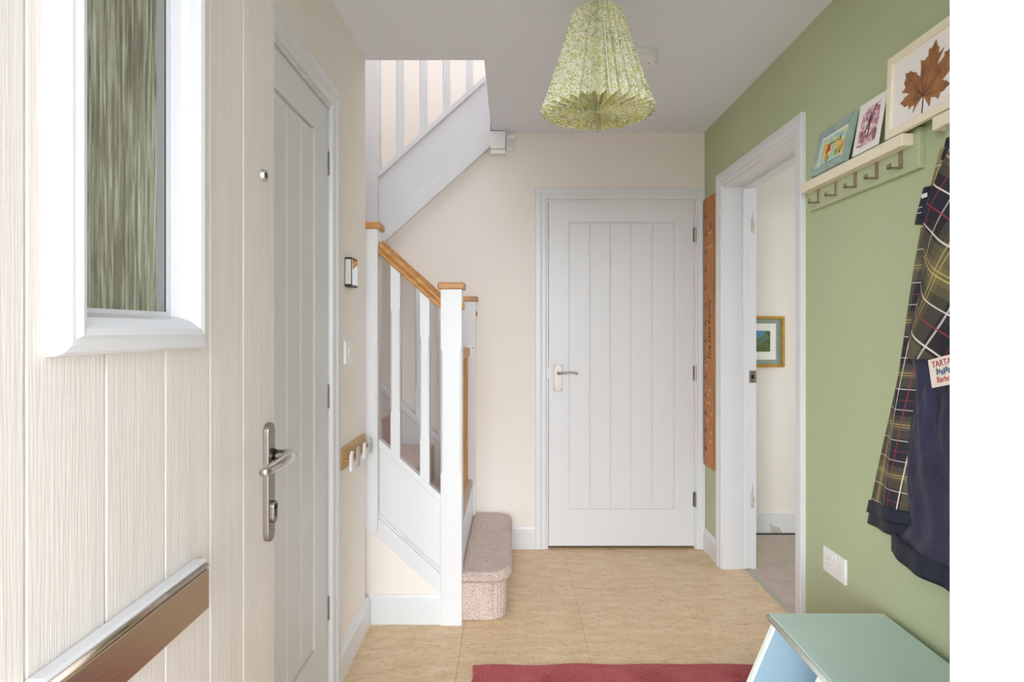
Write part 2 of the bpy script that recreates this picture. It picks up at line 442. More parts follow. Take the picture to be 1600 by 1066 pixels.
# ------------------------------------------------------------------ skirting boards
SK = [(0, 0), (0.015, 0), (0.015, 0.098), (0.010, 0.106), (0.010, 0.112), (0.005, 0.125), (0, 0.125)]
def skirt_x(name, xface, sgn, y0, y1, label):
    mb = MB().prism([(xface + sgn * d, z) for d, z in SK], 'y', y0, y1)
    return struct(mb, name, 'white', label)
def skirt_y(name, yface, x0, x1, label):
    mb = MB().prism([(yface - d, z) for d, z in SK], 'x', x0, x1)
    return struct(mb, name, 'white', label)
skirt_x('baseboard_left', XL, 1, 2.205, YV + 0.045, 'white skirting board on the left wall by the stairs')
skirt_x('baseboard_right', XR, -1, 3.386, YB - 0.018, 'short white skirting board under the height chart')
skirt_x('baseboard_right_front', XR, -1, YF1, 2.380, 'white skirting board behind the bench')
skirt_y('baseboard_back', YB, 0.0, 0.134, 'short white skirting board beside the bottom step')
skirt_y('baseboard_stairs', 2.703, XL + 0.016, -0.305, 'white skirting board below the stair string')
sk = MB().prism([(1.275, 0.008), (3.9, 0.008), (3.9, 0.128), (1.275, 0.128)], 'y', 3.875, 3.89)
o = struct(sk, 'baseboard_side_room', 'white', 'scuffed white skirting board beyond the doorway')
pk = MB().prism([(1.595, 0.010), (1.668, 0.008), (1.655, 0.040), (1.630, 0.052), (1.606, 0.058), (1.600, 0.070), (1.592, 0.060), (1.602, 0.040)], 'y', 3.8735, 3.8752)
MAT['scuff'] = M('bare_scuffed_plaster', rgb(168, 162, 152), 0.9, c2=rgb(206, 202, 196), vscale=60)
pk.build('chipped_paint', 'scuff', o)
MB().box(1.275, 3.9, 3.868, 3.876, 0.0, 0.010).build('carpet_gap', 'dark', o)

# ------------------------------------------------------------------ architraves (three sides, moulded)
ARC = [(0, 0), (0.016, 0.0), (0.019, 0.006), (0.019, 0.030), (0.015, 0.036), (0.012, 0.044), (0.012, 0.060), (0.008, 0.066), (0.0, 0.068)]  # depth, distance from outer edge
def arch_frame(name, plane, face, sgn, a0, a1, ztop, label, w=0.068, right_w=None):
    """outer edges a0..a1 along the wall, ztop outer; returns one trim object with three mitred lengths as parts"""
    t = root(name, (face if plane == 'x' else (a0 + a1) / 2, (a0 + a1) / 2 if plane == 'x' else face, 0), label, None, None, 'structure')
    def P(d, a, z):
        return (face + sgn * d, a, z) if plane == 'x' else (a, face + sgn * d, z)
    n = len(ARC)
    def leg(a_out, dirn, ww):
        mb = MB(); k = ww / 0.068
        for lvl in (0, 1):
            for d, e in ARC:
                mb.v.append(P(d, a_out + dirn * e * k, 0.0 if lvl == 0 else ztop - e))
        mb.f.append(tuple(range(n))); mb.f.append(tuple(range(2 * n - 1, n - 1, -1)))
        for i in range(n):
            j = (i + 1) % n
            mb.f.append((i, j, n + j, n + i))
        mb.build('architrave_leg', 'white', t)
    leg(a0, 1, w); leg(a1, -1, right_w or w)
    mb = MB(); k1 = (right_w or w) / 0.068
    for a, dirn, k in ((a0, 1, w / 0.068), (a1, -1, k1)):
        for d, e in ARC: mb.v.append(P(d, a + dirn * e * k, ztop - e))
    mb.f.append(tuple(range(n))); mb.f.append(tuple(range(2 * n - 1, n - 1, -1)))
    for i in range(n):
        j = (i + 1) % n
        mb.f.append((i, j, n + j, n + i))
    mb.build('architrave_head', 'white', t)
    return t
t2 = arch_frame('trim_2', 'y', YB, -1, 0.132, 1.114, 2.085, 'white moulded architrave round the end door', right_w=0.052)
t3 = arch_frame('trim_3', 'x', XR, -1, 2.382, 3.385, 2.092, 'white moulded architrave round the open doorway in the green wall')
t4 = arch_frame('trim_4', 'x', XL, 1, 1.287, 2.208, 2.098, 'white moulded architrave round the left wall door', w=0.068)
# linings (jambs)
def lining_box(mb, *a): return mb.box(*a)
mb = MB(); mb.box(XR - 0.002, 1.29, RD1 - 0.003, RD1 + 0.02, 0, RDZ).build('jamb', 'white', t3, bevel=0.001)
mb = MB(); mb.box(XR - 0.002, 1.29, RD0 - 0.02, RD0 + 0.003, 0, RDZ).build('jamb', 'white', t3, bevel=0.001)
mb = MB(); mb.box(XR - 0.002, 1.29, RD0 + 0.003, RD1 - 0.003, RDZ - 0.004, RDZ + 0.02).build('jamb_head', 'white', t3, bevel=0.001)
mb = MB(); mb.box(1.215, 1.248, RD1 - 0.016, RD1 - 0.003, 0.008, RDZ - 0.016).build('door_stop', 'white', t3, bevel=0.001)
mb = MB(); mb.box(1.215, 1.248, RD0 + 0.003, RD0 + 0.016, 0.008, RDZ - 0.016).build('door_stop', 'white', t3, bevel=0.001)
mb = MB(); mb.box(1.215, 1.248, RD0 + 0.003, RD1 - 0.003, RDZ - 0.016, RDZ - 0.004).build('door_stop', 'white', t3, bevel=0.001)
sp = MB().box(1.252, 1.290, RD1 - 0.0045, RD1 - 0.0028, 0.985, 1.050).build('strike_plate', 'chrome', t3, bevel=0.0006)
MB().box(1.263, 1.278, RD1 - 0.0052, RD1 - 0.004, 1.006, 1.028).build('latch_hole', 'black', sp)
for z in (0.993, 1.040):
    MB().cyl((1.271, RD1 - 0.0056, z), (1.271, RD1 - 0.004, z), 0.0035, n=10).build('screw', 'dark', sp)
for zz, hh in ((0.33, 0.085), (1.78, 0.08)):
    pts = [(1.262, zz), (1.278, zz - 0.01), (1.282, zz + hh * 0.6), (1.276, zz + hh * 0.7), (1.272, zz + hh * 1.5), (1.268, zz + hh * 0.8), (1.262, zz + hh)]
    MB().prism(pts, 'y', RD1 - 0.0042, RD1 - 0.0030).build('chipped_paint', 'scuff', t3)
# end door lining + stop so that no gap shows through
mb = MB(); mb.box(BD0 - 0.005, BD0 + 0.004, YB - 0.002, YB + 0.10, 0, BDZ).build('jamb', 'white', t2)
mb = MB(); mb.box(BD1 - 0.004, BD1 + 0.005, YB - 0.002, YB + 0.10, 0, BDZ).build('jamb', 'white', t2)
mb = MB(); mb.box(BD0, BD1, YB - 0.002, YB + 0.10, BDZ - 0.004, BDZ + 0.005).build('jamb_head', 'white', t2)
mb = MB(); mb.box(BD0, BD0 + 0.02, YB + 0.047, YB + 0.06, 0, BDZ); mb.box(BD1 - 0.02, BD1, YB + 0.047, YB + 0.06, 0, BDZ); mb.box(BD0, BD1, YB + 0.047, YB + 0.06, BDZ - 0.02, BDZ); mb.build('door_stop', 'white', t2)
mb = MB(); mb.box(XL - 0.10, XL + 0.002, DL1 - 0.004, DL1 + 0.006, 0, 2.022).build('jamb', 'white', t4)
mb = MB(); mb.box(XL - 0.10, XL + 0.002, DL0 - 0.006, DL0 + 0.004, 0, 2.022).build('jamb', 'white', t4)
mb = MB(); mb.box(XL - 0.10, XL + 0.002, DL0, DL1, 2.018, 2.028).build('jamb_head', 'white', t4)
mb = MB(); mb.box(XL - 0.07, XL - 0.05, DL0, DL0 + 0.02, 0, 2.02); mb.box(XL - 0.07, XL - 0.05, DL1 - 0.02, DL1, 0, 2.02); mb.box(XL - 0.07, XL - 0.05, DL0, DL1, 2.0, 2.02); mb.build('door_stop', 'white', t4)

# ------------------------------------------------------------------ panelled inside doors
def panel_door(name, plane, face, sgn, a0, a1, z0, z1, pa, pz, grooves, label):
    """sgn points out of the face; panel pa=(a0,a1) pz=(z0,z1); grooves = board edges"""
    d = root(name, (face, (a0 + a1) / 2, z0) if plane == 'x' else ((a0 + a1) / 2, face, z0), label, None, None, 'structure')
    def bx(mb, u0, u1, d0, d1, w0, w1):
        f0, f1 = sorted((face - sgn * d0, face - sgn * d1))
        return mb.box(f0, f1, u0, u1, w0, w1) if plane == 'x' else mb.box(u0, u1, f0, f1, w0, w1)
    T = 0.040
    bx(MB(), a0, pa[0], 0, T, z0, z1).build('stile', 'whitegrain', d)
    bx(MB(), pa[1], a1, 0, T, z0, z1).build('stile', 'whitegrain', d)
    bx(MB(), pa[0], pa[1], 0, T, pz[1], z1).build('top_rail', 'whitegrain', d)
    bx(MB(), pa[0], pa[1], 0, T, z0, pz[0]).build('bottom_rail', 'whitegrain', d)
    bx(MB(), pa[0], pa[1], 0.012, T, pz[0], pz[1]).build('panel_back', 'whitegrain', d)
    e = [pa[0] + 0.004] + list(grooves) + [pa[1] - 0.004]
    for i in range(len(e) - 1):
        g = 0.0028
        bx(MB(), e[i] + g, e[i + 1] - g, 0.004, 0.013, pz[0] + 0.008, pz[1] - 0.008).build('plank', 'whitegrain', d, bevel=0.0035, seg=2)
    return d
def hinge(parent, plane, face, sgn, a, zc):
    mb = MB()
    def P(off, aa, z): return (face + sgn * off, aa, z) if plane == 'x' else (aa, face + sgn * off, z)
    for k in range(5):
        z0 = zc - 0.041 + k * 0.0165
        mb.cyl(P(0.006, a, z0), P(0.006, a, z0 + 0.0155), 0.0058, n=12)
    for q in (zc - 0.044, zc + 0.0415): mb.cyl(P(0.006, a, q), P(0.006, a, q + 0.003), 0.0045, n=10)
    if plane == 'x': mb.box(min(face - sgn * 0.001, face + sgn * 0.0012), max(face - sgn * 0.001, face + sgn * 0.0012), a - 0.014, a, zc - 0.041, zc + 0.041)
    else: mb.box(a - 0.012, a + 0.004, face - 0.0012, face + 0.001, zc - 0.041, zc + 0.041)
    return mb.build('hinge', 'hinge', parent, smooth=False)
d2 = panel_door('door_2', 'y', YB - 0.004, -1, 0.212, 1.0535, 0.016, 2.003, (0.325, 0.939), (0.227, 1.890), (0.4504, 0.569, 0.6907, 0.813), 'white panelled door in the end wall with a lever handle')
for z in (1.815, 1.015, 0.285): hinge(d2, 'y', YB - 0.004, -1, 1.0575, z)
d3 = panel_door('door_3', 'x', XL - 0.006, 1, 1.362, 2.1455, 0.012, 2.015, (1.477, 2.000), (0.240, 1.9055), (1.5285 + 0.0, 1.645, 1.7615, 1.878), 'white panelled door in the left wall')
for z in (1.832, 1.036, 0.312): hinge(d3, 'x', XL - 0.006, 1, 2.150, z)
MB().cyl((XL - 0.007, 1.70, 1.76), (XL - 0.0035, 1.70, 1.76), 0.004, n=8).build('screw_hole_filler', 'plasticgrey', d3)
# lever handle of the end door
y = YB - 0.004
hp = MB().box(0.241, 0.290, y - 0.007, y, 0.912, 1.064).build('handle_plate', 'chrome', d2, bevel=0.0015)
for sx in (0.2495, 0.2815):
    for sz in (0.921, 1.055):
        MB().cyl((sx, y - 0.0078, sz), (sx, y - 0.0065, sz), 0.0032, n=10).build('screw', 'dark', hp)
MB().cyl((0.2655, y - 0.006, 1.0155), (0.2655, y - 0.034, 1.0155), 0.011, 0.009, 18).build('rose', 'chrome', hp, smooth=False)
MB().tube([(0.262, y - 0.040, 1.0155), (0.28, y - 0.043, 1.0165), (0.30, y - 0.045, 1.020), (0.325, y - 0.046, 1.0225), (0.35, y - 0.047, 1.0215), (0.368, y - 0.048, 1.0175), (0.376, y - 0.049, 1.0135)], [0.0105, 0.009, 0.0075, 0.007, 0.0075, 0.008, 0.0065], 14, 0.75).build('lever', 'chrome', d2, smooth=True)
MB().box(0.2095, 0.2122, y + 0.004, y + 0.020, 0.985, 1.045).build('latch_face', 'hinge', d2)

# ------------------------------------------------------------------ entrance door, standing open against the left
XD = -0.485
d1 = root('door_1', (XD, 0.42, 0.02), 'cream grained entrance door standing open with a glazed panel', None, None, 'structure')
DZ0, DZ1 = 0.02, 2.05
GY0, GY1, GZ0, GZ1 = 0.690, 0.922, 1.262, 1.93      # opening for glass
mb = MB()
mb.box(XD - 0.044, XD - 0.006, 0.42, GY0, DZ0, DZ1).box(XD - 0.044, XD - 0.006, GY1, 1.281, DZ0, DZ1)
mb.box(XD - 0.044, XD - 0.006, GY0, GY1, DZ0, GZ0).box(XD - 0.044, XD - 0.006, GY0, GY1, GZ1, DZ1)
mb.build('door_core', 'doorcream', d1)
ed = [0.42] + [0.6254 - 0.1265 + 0.1265 * k for k in range(6)] + [1.281]
ed = [0.42, 0.4989, 0.6254, 0.7485, 0.877, 1.007, 1.1317, 1.281]
for i in range(len(ed) - 1):
    a, b = ed[i] + (0.0016 if i else 0), ed[i + 1] - (0.0016 if i < len(ed) - 2 else 0)
    ov = (max(a, GY0), min(b, GY1))
    mb = MB()
    if ov[0] >= ov[1]:
        mb.box(XD - 0.007, XD, a, b, DZ0, DZ1)
    else:
        # plank notched round the glazing
        if ov[0] <= a and ov[1] >= b:
            mb.box(XD - 0.007, XD, a, b, DZ0, GZ0).box(XD - 0.007, XD, a, b, GZ1, DZ1)
        elif ov[0] > a:
            mb.prism([(a, DZ0), (b, DZ0), (b, GZ0), (ov[0], GZ0), (ov[0], GZ1), (b, GZ1), (b, DZ1), (a, DZ1)], 'x', XD - 0.007, XD)
        else:
            mb.prism([(a, DZ0), (b, DZ0), (b, DZ1), (a, DZ1), (a, GZ1), (ov[1], GZ1), (ov[1], GZ0), (a, GZ0)], 'x', XD - 0.007, XD)
    mb.build('plank', 'doorcream', d1, bevel=0.0016)
# glazing cassette: four mitred mouldings
FY0, FY1, FZ0, FZ1 = 0.652, 0.962, 1.233, 1.955
PROF = [(0.0, 0.0), (0.010, 0.0), (0.017, 0.006), (0.019, 0.014), (0.0185, 0.019), (0.024, 0.022), (0.024, 0.027), (0.014, 0.040), (0.008, 0.050), (-0.010, 0.052), (-0.014, 0.058), (-0.014, 0.030), (0.0, 0.028)]
PROF = [(0.0, 0.0), (0.010, 0.0), (0.017, 0.004), (0.020, 0.012), (0.020, 0.018), (0.025, 0.022), (0.023, 0.030), (0.012, 0.042), (0.002, 0.046), (-0.012, 0.048), (-0.012, 0.054), (-0.016, 0.054), (-0.016, 0.030), (0.0, 0.029)]
cas = None
n = len(PROF)
def cas_len(c0, c1, name):
    mb = MB()
    for (yy, sy, zz, sz) in (c0, c1):
        for d, e in PROF: mb.v.append((XD + d, yy + sy * e, zz + sz * e))
    mb.f.append(tuple(range(n))); mb.f.append(tuple(range(2 * n - 1, n - 1, -1)))
    for i in range(n):
        j = (i + 1) % n
        mb.f.append((i, j, n + j, n + i))
    return mb.build(name, 'upvc', d1)
c_bl = (FY0, 1, FZ0, 1); c_br = (FY1, -1, FZ0, 1); c_tr = (FY1, -1, FZ1, -1); c_tl = (FY0, 1, FZ1, -1)
cas_len(c_bl, c_br, 'glazing_bead'); cas_len(c_br, c_tr, 'glazing_bead'); cas_len(c_tr, c_tl, 'glazing_bead'); cas_len(c_tl, c_bl, 'glazing_bead')
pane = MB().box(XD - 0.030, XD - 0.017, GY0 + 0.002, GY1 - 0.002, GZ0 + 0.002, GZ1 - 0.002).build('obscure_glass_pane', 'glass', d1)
MAT['spacer'] = M('grey_spacer_bar', rgb(150, 150, 146), 0.45)
MB().box(XD - 0.018, XD - 0.0165, 0.886, 0.912, FZ0 + 0.05, FZ1 - 0.05).build('spacer_bar', 'spacer', pane)
MB().box(XD - 0.018, XD - 0.0162, 0.9055, 0.912, FZ0 + 0.05, FZ1 - 0.05).build('rubber_gasket', 'dark', pane)
# letter plate
lp = MB().box(XD, XD + 0.020, 0.622, 0.958, 0.842, 0.913).build('letter_plate', 'upvc', d1, bevel=0.003)
MB().box(XD + 0.0195, XD + 0.024, 0.624, 0.956, 0.838, 0.899).build('letter_flap', 'letterplate', lp, bevel=0.003)
MB().cyl((XD + 0.0205, 0.628, 0.904), (XD + 0.0205, 0.952, 0.904), 0.0045, n=12).build('flap_hinge_rod', 'letterplate', lp, smooth=True)
# spy hole
MB().cyl((XD, 1.222, 1.563), (XD + 0.006, 1.222, 1.563), 0.0125, 0.0105, 20).build('spy_hole', 'polished', d1)
MB().cyl((XD + 0.004, 1.222, 1.563), (XD + 0.0068, 1.222, 1.563), 0.0055, 0.0055, 16).build('spy_hole_lens', 'dark', d1)
# lever handle with long backplate
pts = []
for i in range(9):
    a = PI * i / 8; pts.append((1.2385 + 0.0175 * math.cos(a), 1.0615 + 0.0175 * math.sin(a)))
for i in range(9):
    a = PI + PI * i / 8; pts.append((1.2385 + 0.0175 * math.cos(a), 0.8615 + 0.0175 * math.sin(a)))
bp = MB().prism(pts, 'x', XD, XD + 0.011).build('handle_backplate', 'chrome', d1, bevel=0.002)
MB().cyl((XD + 0.010, 1.2385, 1.0135), (XD + 0.016, 1.2385, 1.0135), 0.0155, 0.0145, 20).build('handle_collar', 'dark', bp, smooth=False)
MB().tube([(XD + 0.012, 1.2385, 1.0135), (XD + 0.034, 1.2385, 1.0145), (XD + 0.046, 1.234, 1.0155), (XD + 0.0525, 1.222, 1.016), (XD + 0.054, 1.19, 1.0155), (XD + 0.053, 1.15, 1.0135), (XD + 0.050, 1.115, 1.0115), (XD + 0.048, 1.100, 1.0105)], [0.0125, 0.0125, 0.0135, 0.0135, 0.0125, 0.0105, 0.0090, 0.0075], 16, 0.95).build('lever', 'polished', d1, smooth=True)
ep = []
for i in range(9):
    a = PI * i / 8; ep.append((1.2385 + 0.0115 * math.cos(a), 0.914 + 0.0115 * math.sin(a)))
for i in range(9):
    a = PI + PI * i / 8; ep.append((1.2385 + 0.0115 * math.cos(a), 0.893 + 0.0115 * math.sin(a)))
es = MB().prism(ep, 'x', XD + 0.010, XD + 0.019).build('lock_escutcheon', 'chrome', d1, bevel=0.002)
MB().cyl((XD + 0.0185, 1.2385, 0.913), (XD + 0.0197, 1.2385, 0.913), 0.0062, n=14).build('keyhole', 'black', es)
MB().box(XD + 0.0185, XD + 0.0196, 1.2362, 1.2408, 0.894, 0.911).build('keyhole', 'black', es)
# ------------------------------------------------------------------ staircase
SL = 0.9                        # pitch of both flights
RI, GO, Z1 = 0.2, 0.222, 0.215
st = root('staircase', (-0.5, 3.1, 0), 'white staircase with oak handrail, newel posts and beige carpeted treads', 'staircase')
def newel(name, x0, x1, y0, y1, z0, ztop, label, group=None, cap=True, ch=None, chips=True):
    cx, cy = (x0 + x1) / 2, (y0 + y1) / 2; hw, hd = (x1 - x0) / 2, (y1 - y0) / 2
    zc = ztop - (0.030 if cap else 0)
    lv = [(z0, 0.0005)]
    if ch: lv += [(ch[0] - 0.018, 0.0005), (ch[0], 0.009), (ch[1], 0.009), (ch[1] + 0.018, 0.0005)]
    lv += [(zc, 0.0005)]
    mb = MB()
    for z, c in lv:
        for sx, sy, first in ((-1, -1, 0), (1, -1, 1), (1, 1, 0), (-1, 1, 1)):
            a = (cx + sx * (hw - c), cy + sy * hd, z); b = (cx + sx * hw, cy + sy * (hd - c), z)
            # order the two corner points counter-clockwise
            mb.v += [b, a] if (sx * sy > 0) else [a, b]
    for k in range(len(lv) - 1):
        for i in range(8):
            j = (i + 1) % 8
            mb.f.append((k * 8 + i, k * 8 + j, (k + 1) * 8 + j, (k + 1) * 8 + i))
    mb.f.append(tuple(range(7, -1, -1))); mb.f.append(tuple((len(lv) - 1) * 8 + i for i in range(8)))
    t = mb.build(name, 'whitegrain', st)
    t['label'] = label
    if cap:
        MB().box(x0 - 0.012, x1 + 0.012, y0 - 0.012, y1 + (0.012 if y1 < 3.6 else 0), zc, ztop).build('newel_cap', 'oak', t, bevel=0.006, seg=3)
    return t
nA = newel('newel_post', -0.305, -0.215, 2.678, 2.768, 0.0, 1.467, 'white newel post with square oak cap at the foot of the stairs, nearest the hallway', 'newel posts', ch=(0.66, 1.17))
nB = newel('newel_post', -0.664, -0.574, 2.674, 2.764, 0.40, 1.724, 'white newel post with oak cap at the end of the left wall', 'newel posts', ch=(0.86, 1.20))
nC = newel('newel_post', -0.297, -0.207, 3.565, 3.63, 0.2, 1.456, 'far white newel post with oak cap standing against the cream end wall', 'newel posts', ch=(0.62, 1.14))
nD = newel('newel_post', -0.857, -0.767, 3.600, 3.690, 1.55, 3.45, 'tall white newel post rising through the ceiling opening', 'newel posts', cap=True, ch=(2.30, 3.1))
# round wooden plugs on the two lower newels
MB().cyl((-0.215, 2.725, 1.366), (-0.206, 2.725, 1.366), 0.017, 0.013, 20).build('wooden_plug', 'oak', nA)
MB().cyl((-0.207, 3.597, 1.356), (-0.199, 3.597, 1.356), 0.017, 0.013, 20).build('wooden_plug', 'oak', nC)
MB().box(-0.235, -0.217, 3.5642, 3.5652, 1.160, 1.1635).build('printed_mark', 'dark', nC)

# lower flight: carpeted steps
def round_tread(x0, x1, y0, y1, z0, z1, r, name, mat, bev):
    pts = [(x0, y0)]
    for i in range(9):
        a = -PI / 2 + (PI / 2) * i / 8; pts.append((x1 - r + r * math.cos(a), y0 + r + r * math.sin(a)))
    for i in range(9):
        a = (PI / 2) * i / 8; pts.append((x1 - r + r * math.cos(a), y1 - r + r * math.sin(a)))
    pts.append((x0, y1))
    return MB().prism(pts, 'z', z0, z1).build(name, mat, st, bevel=bev, seg=4)
round_tread(-0.225, -0.022, 2.722, 3.612, 0.0, 0.178, 0.085, 'bottom_riser', 'carpet', 0.008)
round_tread(-0.225, 0.0, 2.704, 3.622, 0.165, Z1, 0.10, 'bottom_tread', 'carpet', 0.02)
YS0, YS1 = 2.740, 3.580
MB().box(-0.245, -0.222, YS0, YS1, Z1 - 0.01, Z1 + RI - 0.025).build('riser', 'white', st)
for i in range(1, 5):
    xn = -GO * i + 0.0; z = Z1 + RI * i
    MB().box(xn - GO - 0.03, xn, YS0, YS1, z - 0.036, z).build('tread', 'carpet', st, bevel=0.012, seg=3)
    MB().box(xn - GO - 0.02, xn - GO - 0.0, YS0, YS1, z - 0.005, z + RI - 0.025).build('riser', 'carpet', st)
# turn and upper flight (carried on behind the wall)
zt = Z1 + RI * 5
MB().box(-1.9, -GO * 5 + 0.0, 2.70, 3.20, zt - 0.05, zt).build('landing', 'carpet', st, bevel=0.01)
for k in range(3):
    MB().box(-1.9, -1.0, 3.10 + 0.24 * k, 3.60 + 0.30 * k, zt + RI * (k + 1) - 0.05, zt + RI * (k + 1)).build('tread', 'carpet', st, bevel=0.01)
for k in range(5):
    x0 = -1.0 + GO * k; z = zt + RI * (k + 4) - 0.11
    if z > H + SLAB + 0.01: break
    MB().box(x0, x0 + GO + 0.03, 3.64, 4.55, z - 0.05, z).build('tread', 'carpet', st, bevel=0.01)
    MB().box(x0 - 0.0, x0 + 0.02, 3.64, 4.55, z - RI, z - 0.05).build('riser', 'carpet', st)
# near string
def zs(x): return 0.798 - SL * (x + 0.579)            # top of string capping
xa, xb = -0.5735, -0.3055
MB().prism([(xa, zs(xa) - 0.035), (xb, zs(xb) - 0.035), (xb, zs(xb) - 0.345), (xa, zs(xa) - 0.345)], 'y', 2.711, 2.739).build('stair_string', 'white', st, bevel=0.001)
MB().prism([(xa, zs(xa)), (xb, zs(xb)), (xb, zs(xb) - 0.037), (xa, zs(xa) - 0.037)], 'y', 2.700, 2.748).build('string_capping', 'white', st, bevel=0.003)
def zl(x): return 0.417 - SL * (x + 0.6275)
def lower_mould(x0, x1, h0, h1, y0, y1):
    return MB().prism([(x0, zl(x0) + h0), (x1, zl(x1) + h0), (x1, zl(x1) + h1), (x0, zl(x0) + h1)], 'y', y0, y1)
lower_mould(-0.628, xb, 0.0, 0.086, 2.692, 2.711).build('string_moulding', 'white', st, bevel=0.004)
lower_mould(-0.628, xb, 0.086, 0.098, 2.698, 2.711).build('string_moulding', 'white', st, bevel=0.003)
lower_mould(-0.628, xb, 0.098, 0.108, 2.704, 2.711).build('string_moulding', 'white', st, bevel=0.002)
# far string against the end wall
def zf(x): return 0.950 - SL * (x + 0.739)
x0, x1 = -1.05, -0.298
MB().prism([(x0, zf(x0) - 0.03), (x1, zf(x1) - 0.03), (x1, zf(x1) - 0.36), (x0, zf(x0) - 0.36)], 'y', 3.585, 3.613).build('stair_string', 'white', st, bevel=0.001)
MB().prism([(x0, zf(x0)), (x1, zf(x1)), (x1, zf(x1) - 0.042), (x0, zf(x0) - 0.042)], 'y', 3.573, 3.621).build('string_capping', 'white', st, bevel=0.003)
# upper string along the end wall
def zu(x): return 1.777 + SL * (x + 0.722)            # lower edge
x0, x1 = -0.766, XV - 0.006
MB().prism([(x0, zu(x0)), (x1, zu(x1)), (x1, zu(x1) + 0.40), (x0, zu(x0) + 0.40)], 'y', 3.604, 3.632).build('stair_string', 'white', st, bevel=0.001)
for h0, h1, yy in ((0.0, 0.075, 3.588), (0.075, 0.090, 3.594), (0.090, 0.105, 3.599)):
    MB().prism([(x0, zu(x0) + h0), (x1, zu(x1) + h0), (x1, zu(x1) + h1), (x0, zu(x0) + h1)], 'y', yy, 3.606).build('string_moulding', 'white', st, bevel=0.003)
x1c = 0.45
MB().prism([(x0, zu(x0) + 0.400), (XV - 0.006, zu(XV - 0.006) + 0.400), (XV - 0.006, zu(XV - 0.006) + 0.438), (x0, zu(x0) + 0.438)], 'y', 3.590, 3.646).build('string_capping', 'white', st, bevel=0.003)
# walls below the near string
w = MB().prism([(-0.66, 0), (-0.300, 0), (-0.300, zl(-0.300) + 0.05), (-0.66, zl(-0.66) + 0.05)], 'y', 2.703, 2.728)
struct(w, 'wall_understair', 'cream', 'small cream triangular wall under the stair string')

# balusters and handrails
def baluster(x, yc, z0, z1, sl, label, group, wd=0.041, blk=0.17):
    """square spindle, chamfered between the end blocks; ends cut to the pitch"""
    t = MB(); h = wd / 2
    lv = [(z0, 0.0004, 1), (z0 + blk, 0.0004, 0), (z0 + blk + 0.02, 0.006, 0), (z1 - blk - 0.02, 0.006, 0), (z1 - blk, 0.0004, 0), (z1, 0.0004, 1)]
    for z, c, cut in lv:
        for sx, sy in ((-1, -1), (1, -1), (1, 1), (-1, 1)):
            a = (sx * (h - c), sy * h); b = (sx * h, sy * (h - c))
            for p in ([b, a] if sx * sy > 0 else [a, b]):
                t.v.append((x + p[0], yc + p[1], z + (sl * p[0] if cut else 0)))
    for k in range(len(lv) - 1):
        for i in range(8):
            j = (i + 1) % 8
            t.f.append((k * 8 + i, k * 8 + j, (k + 1) * 8 + j, (k + 1) * 8 + i))
    t.f.append(tuple(range(7, -1, -1))); t.f.append(tuple((len(lv) - 1) * 8 + i for i in range(8)))
    return t.build('baluster', 'white', st)
def hr(x): return 1.648 - SL * (x + 0.575)            # top of near rail
for x, lab in ((-0.503, 'white square baluster next to the newel at the wall end, near side of the stairs'), (-0.376, 'white square baluster next to the foot newel, near side of the stairs')):
    baluster(x, 2.723, zs(x) - 0.001, hr(x) - 0.0545, -SL, lab, 'balusters of the near balustrade')
def far_hr(x): return 1.628 - SL * (x + 0.575)
for x, lab in ((-0.657, 'far baluster nearest the turn of the stairs, beside the end wall'), (-0.530, 'middle far baluster, seen through the near spindles'), (-0.404, 'far baluster next to the far newel, beside the end wall')):
    baluster(x, 3.597, zf(x) - 0.001, far_hr(x) - 0.0535, -SL, lab, 'balusters of the far balustrade')
def rail(x0, x1, zfun, yc, label):
    # moulded section: (y offset, drop from top)
    sec = [(-0.022, 0.0), (0.022, 0.0), (0.030, 0.010), (0.030, 0.022), (0.024, 0.027), (0.024, 0.032), (0.030, 0.037), (0.030, 0.052), (0.026, 0.056), (-0.026, 0.056), (-0.030, 0.052), (-0.030, 0.037), (-0.024, 0.032), (-0.024, 0.027), (-0.030, 0.022), (-0.030, 0.010)]
    mb = MB(); k = len(sec)
    for x in (x0, x1):
        for dy, dz in sec: mb.v.append((x, yc + dy, zfun(x) - dz))
    mb.f.append(tuple(range(k))); mb.f.append(tuple(range(2 * k - 1, k - 1, -1)))
    for i in range(k):
        j = (i + 1) % k
        mb.f.append((i, j, k + j, k + i))
    return tag(mb.build('handrail', 'oak', st, bevel=0.002), 'oak handrail')
rail(-0.574, -0.305, hr, 2.723, 'oak handrail between the two near newel posts')
rail(-1.0, -0.297, far_hr, 3.597, 'oak handrail along the end wall, just above the near handrail')
# upper balustrade
for i, x in enumerate((-0.646, -0.511, -0.378, -0.245)):
    lab = ('upper white baluster next to the tall newel post', 'second upper baluster from the tall newel post', 'third upper baluster from the tall newel post', 'upper baluster nearest the right edge of the ceiling opening')[i]
    baluster(x, 3.618, zu(x) + 0.437, zu(x) + 0.437 + 0.84, SL, lab, 'balusters of the upper flight')
mb = MB()
mb.prism([(-0.766, zu(-0.766) + 1.276), (XV, zu(XV) + 1.276), (XV, zu(XV) + 1.33), (-0.766, zu(-0.766) + 1.33)], 'y', 3.588, 3.648)
tag(mb.build('handrail', 'oak', st, bevel=0.004), 'oak handrail')

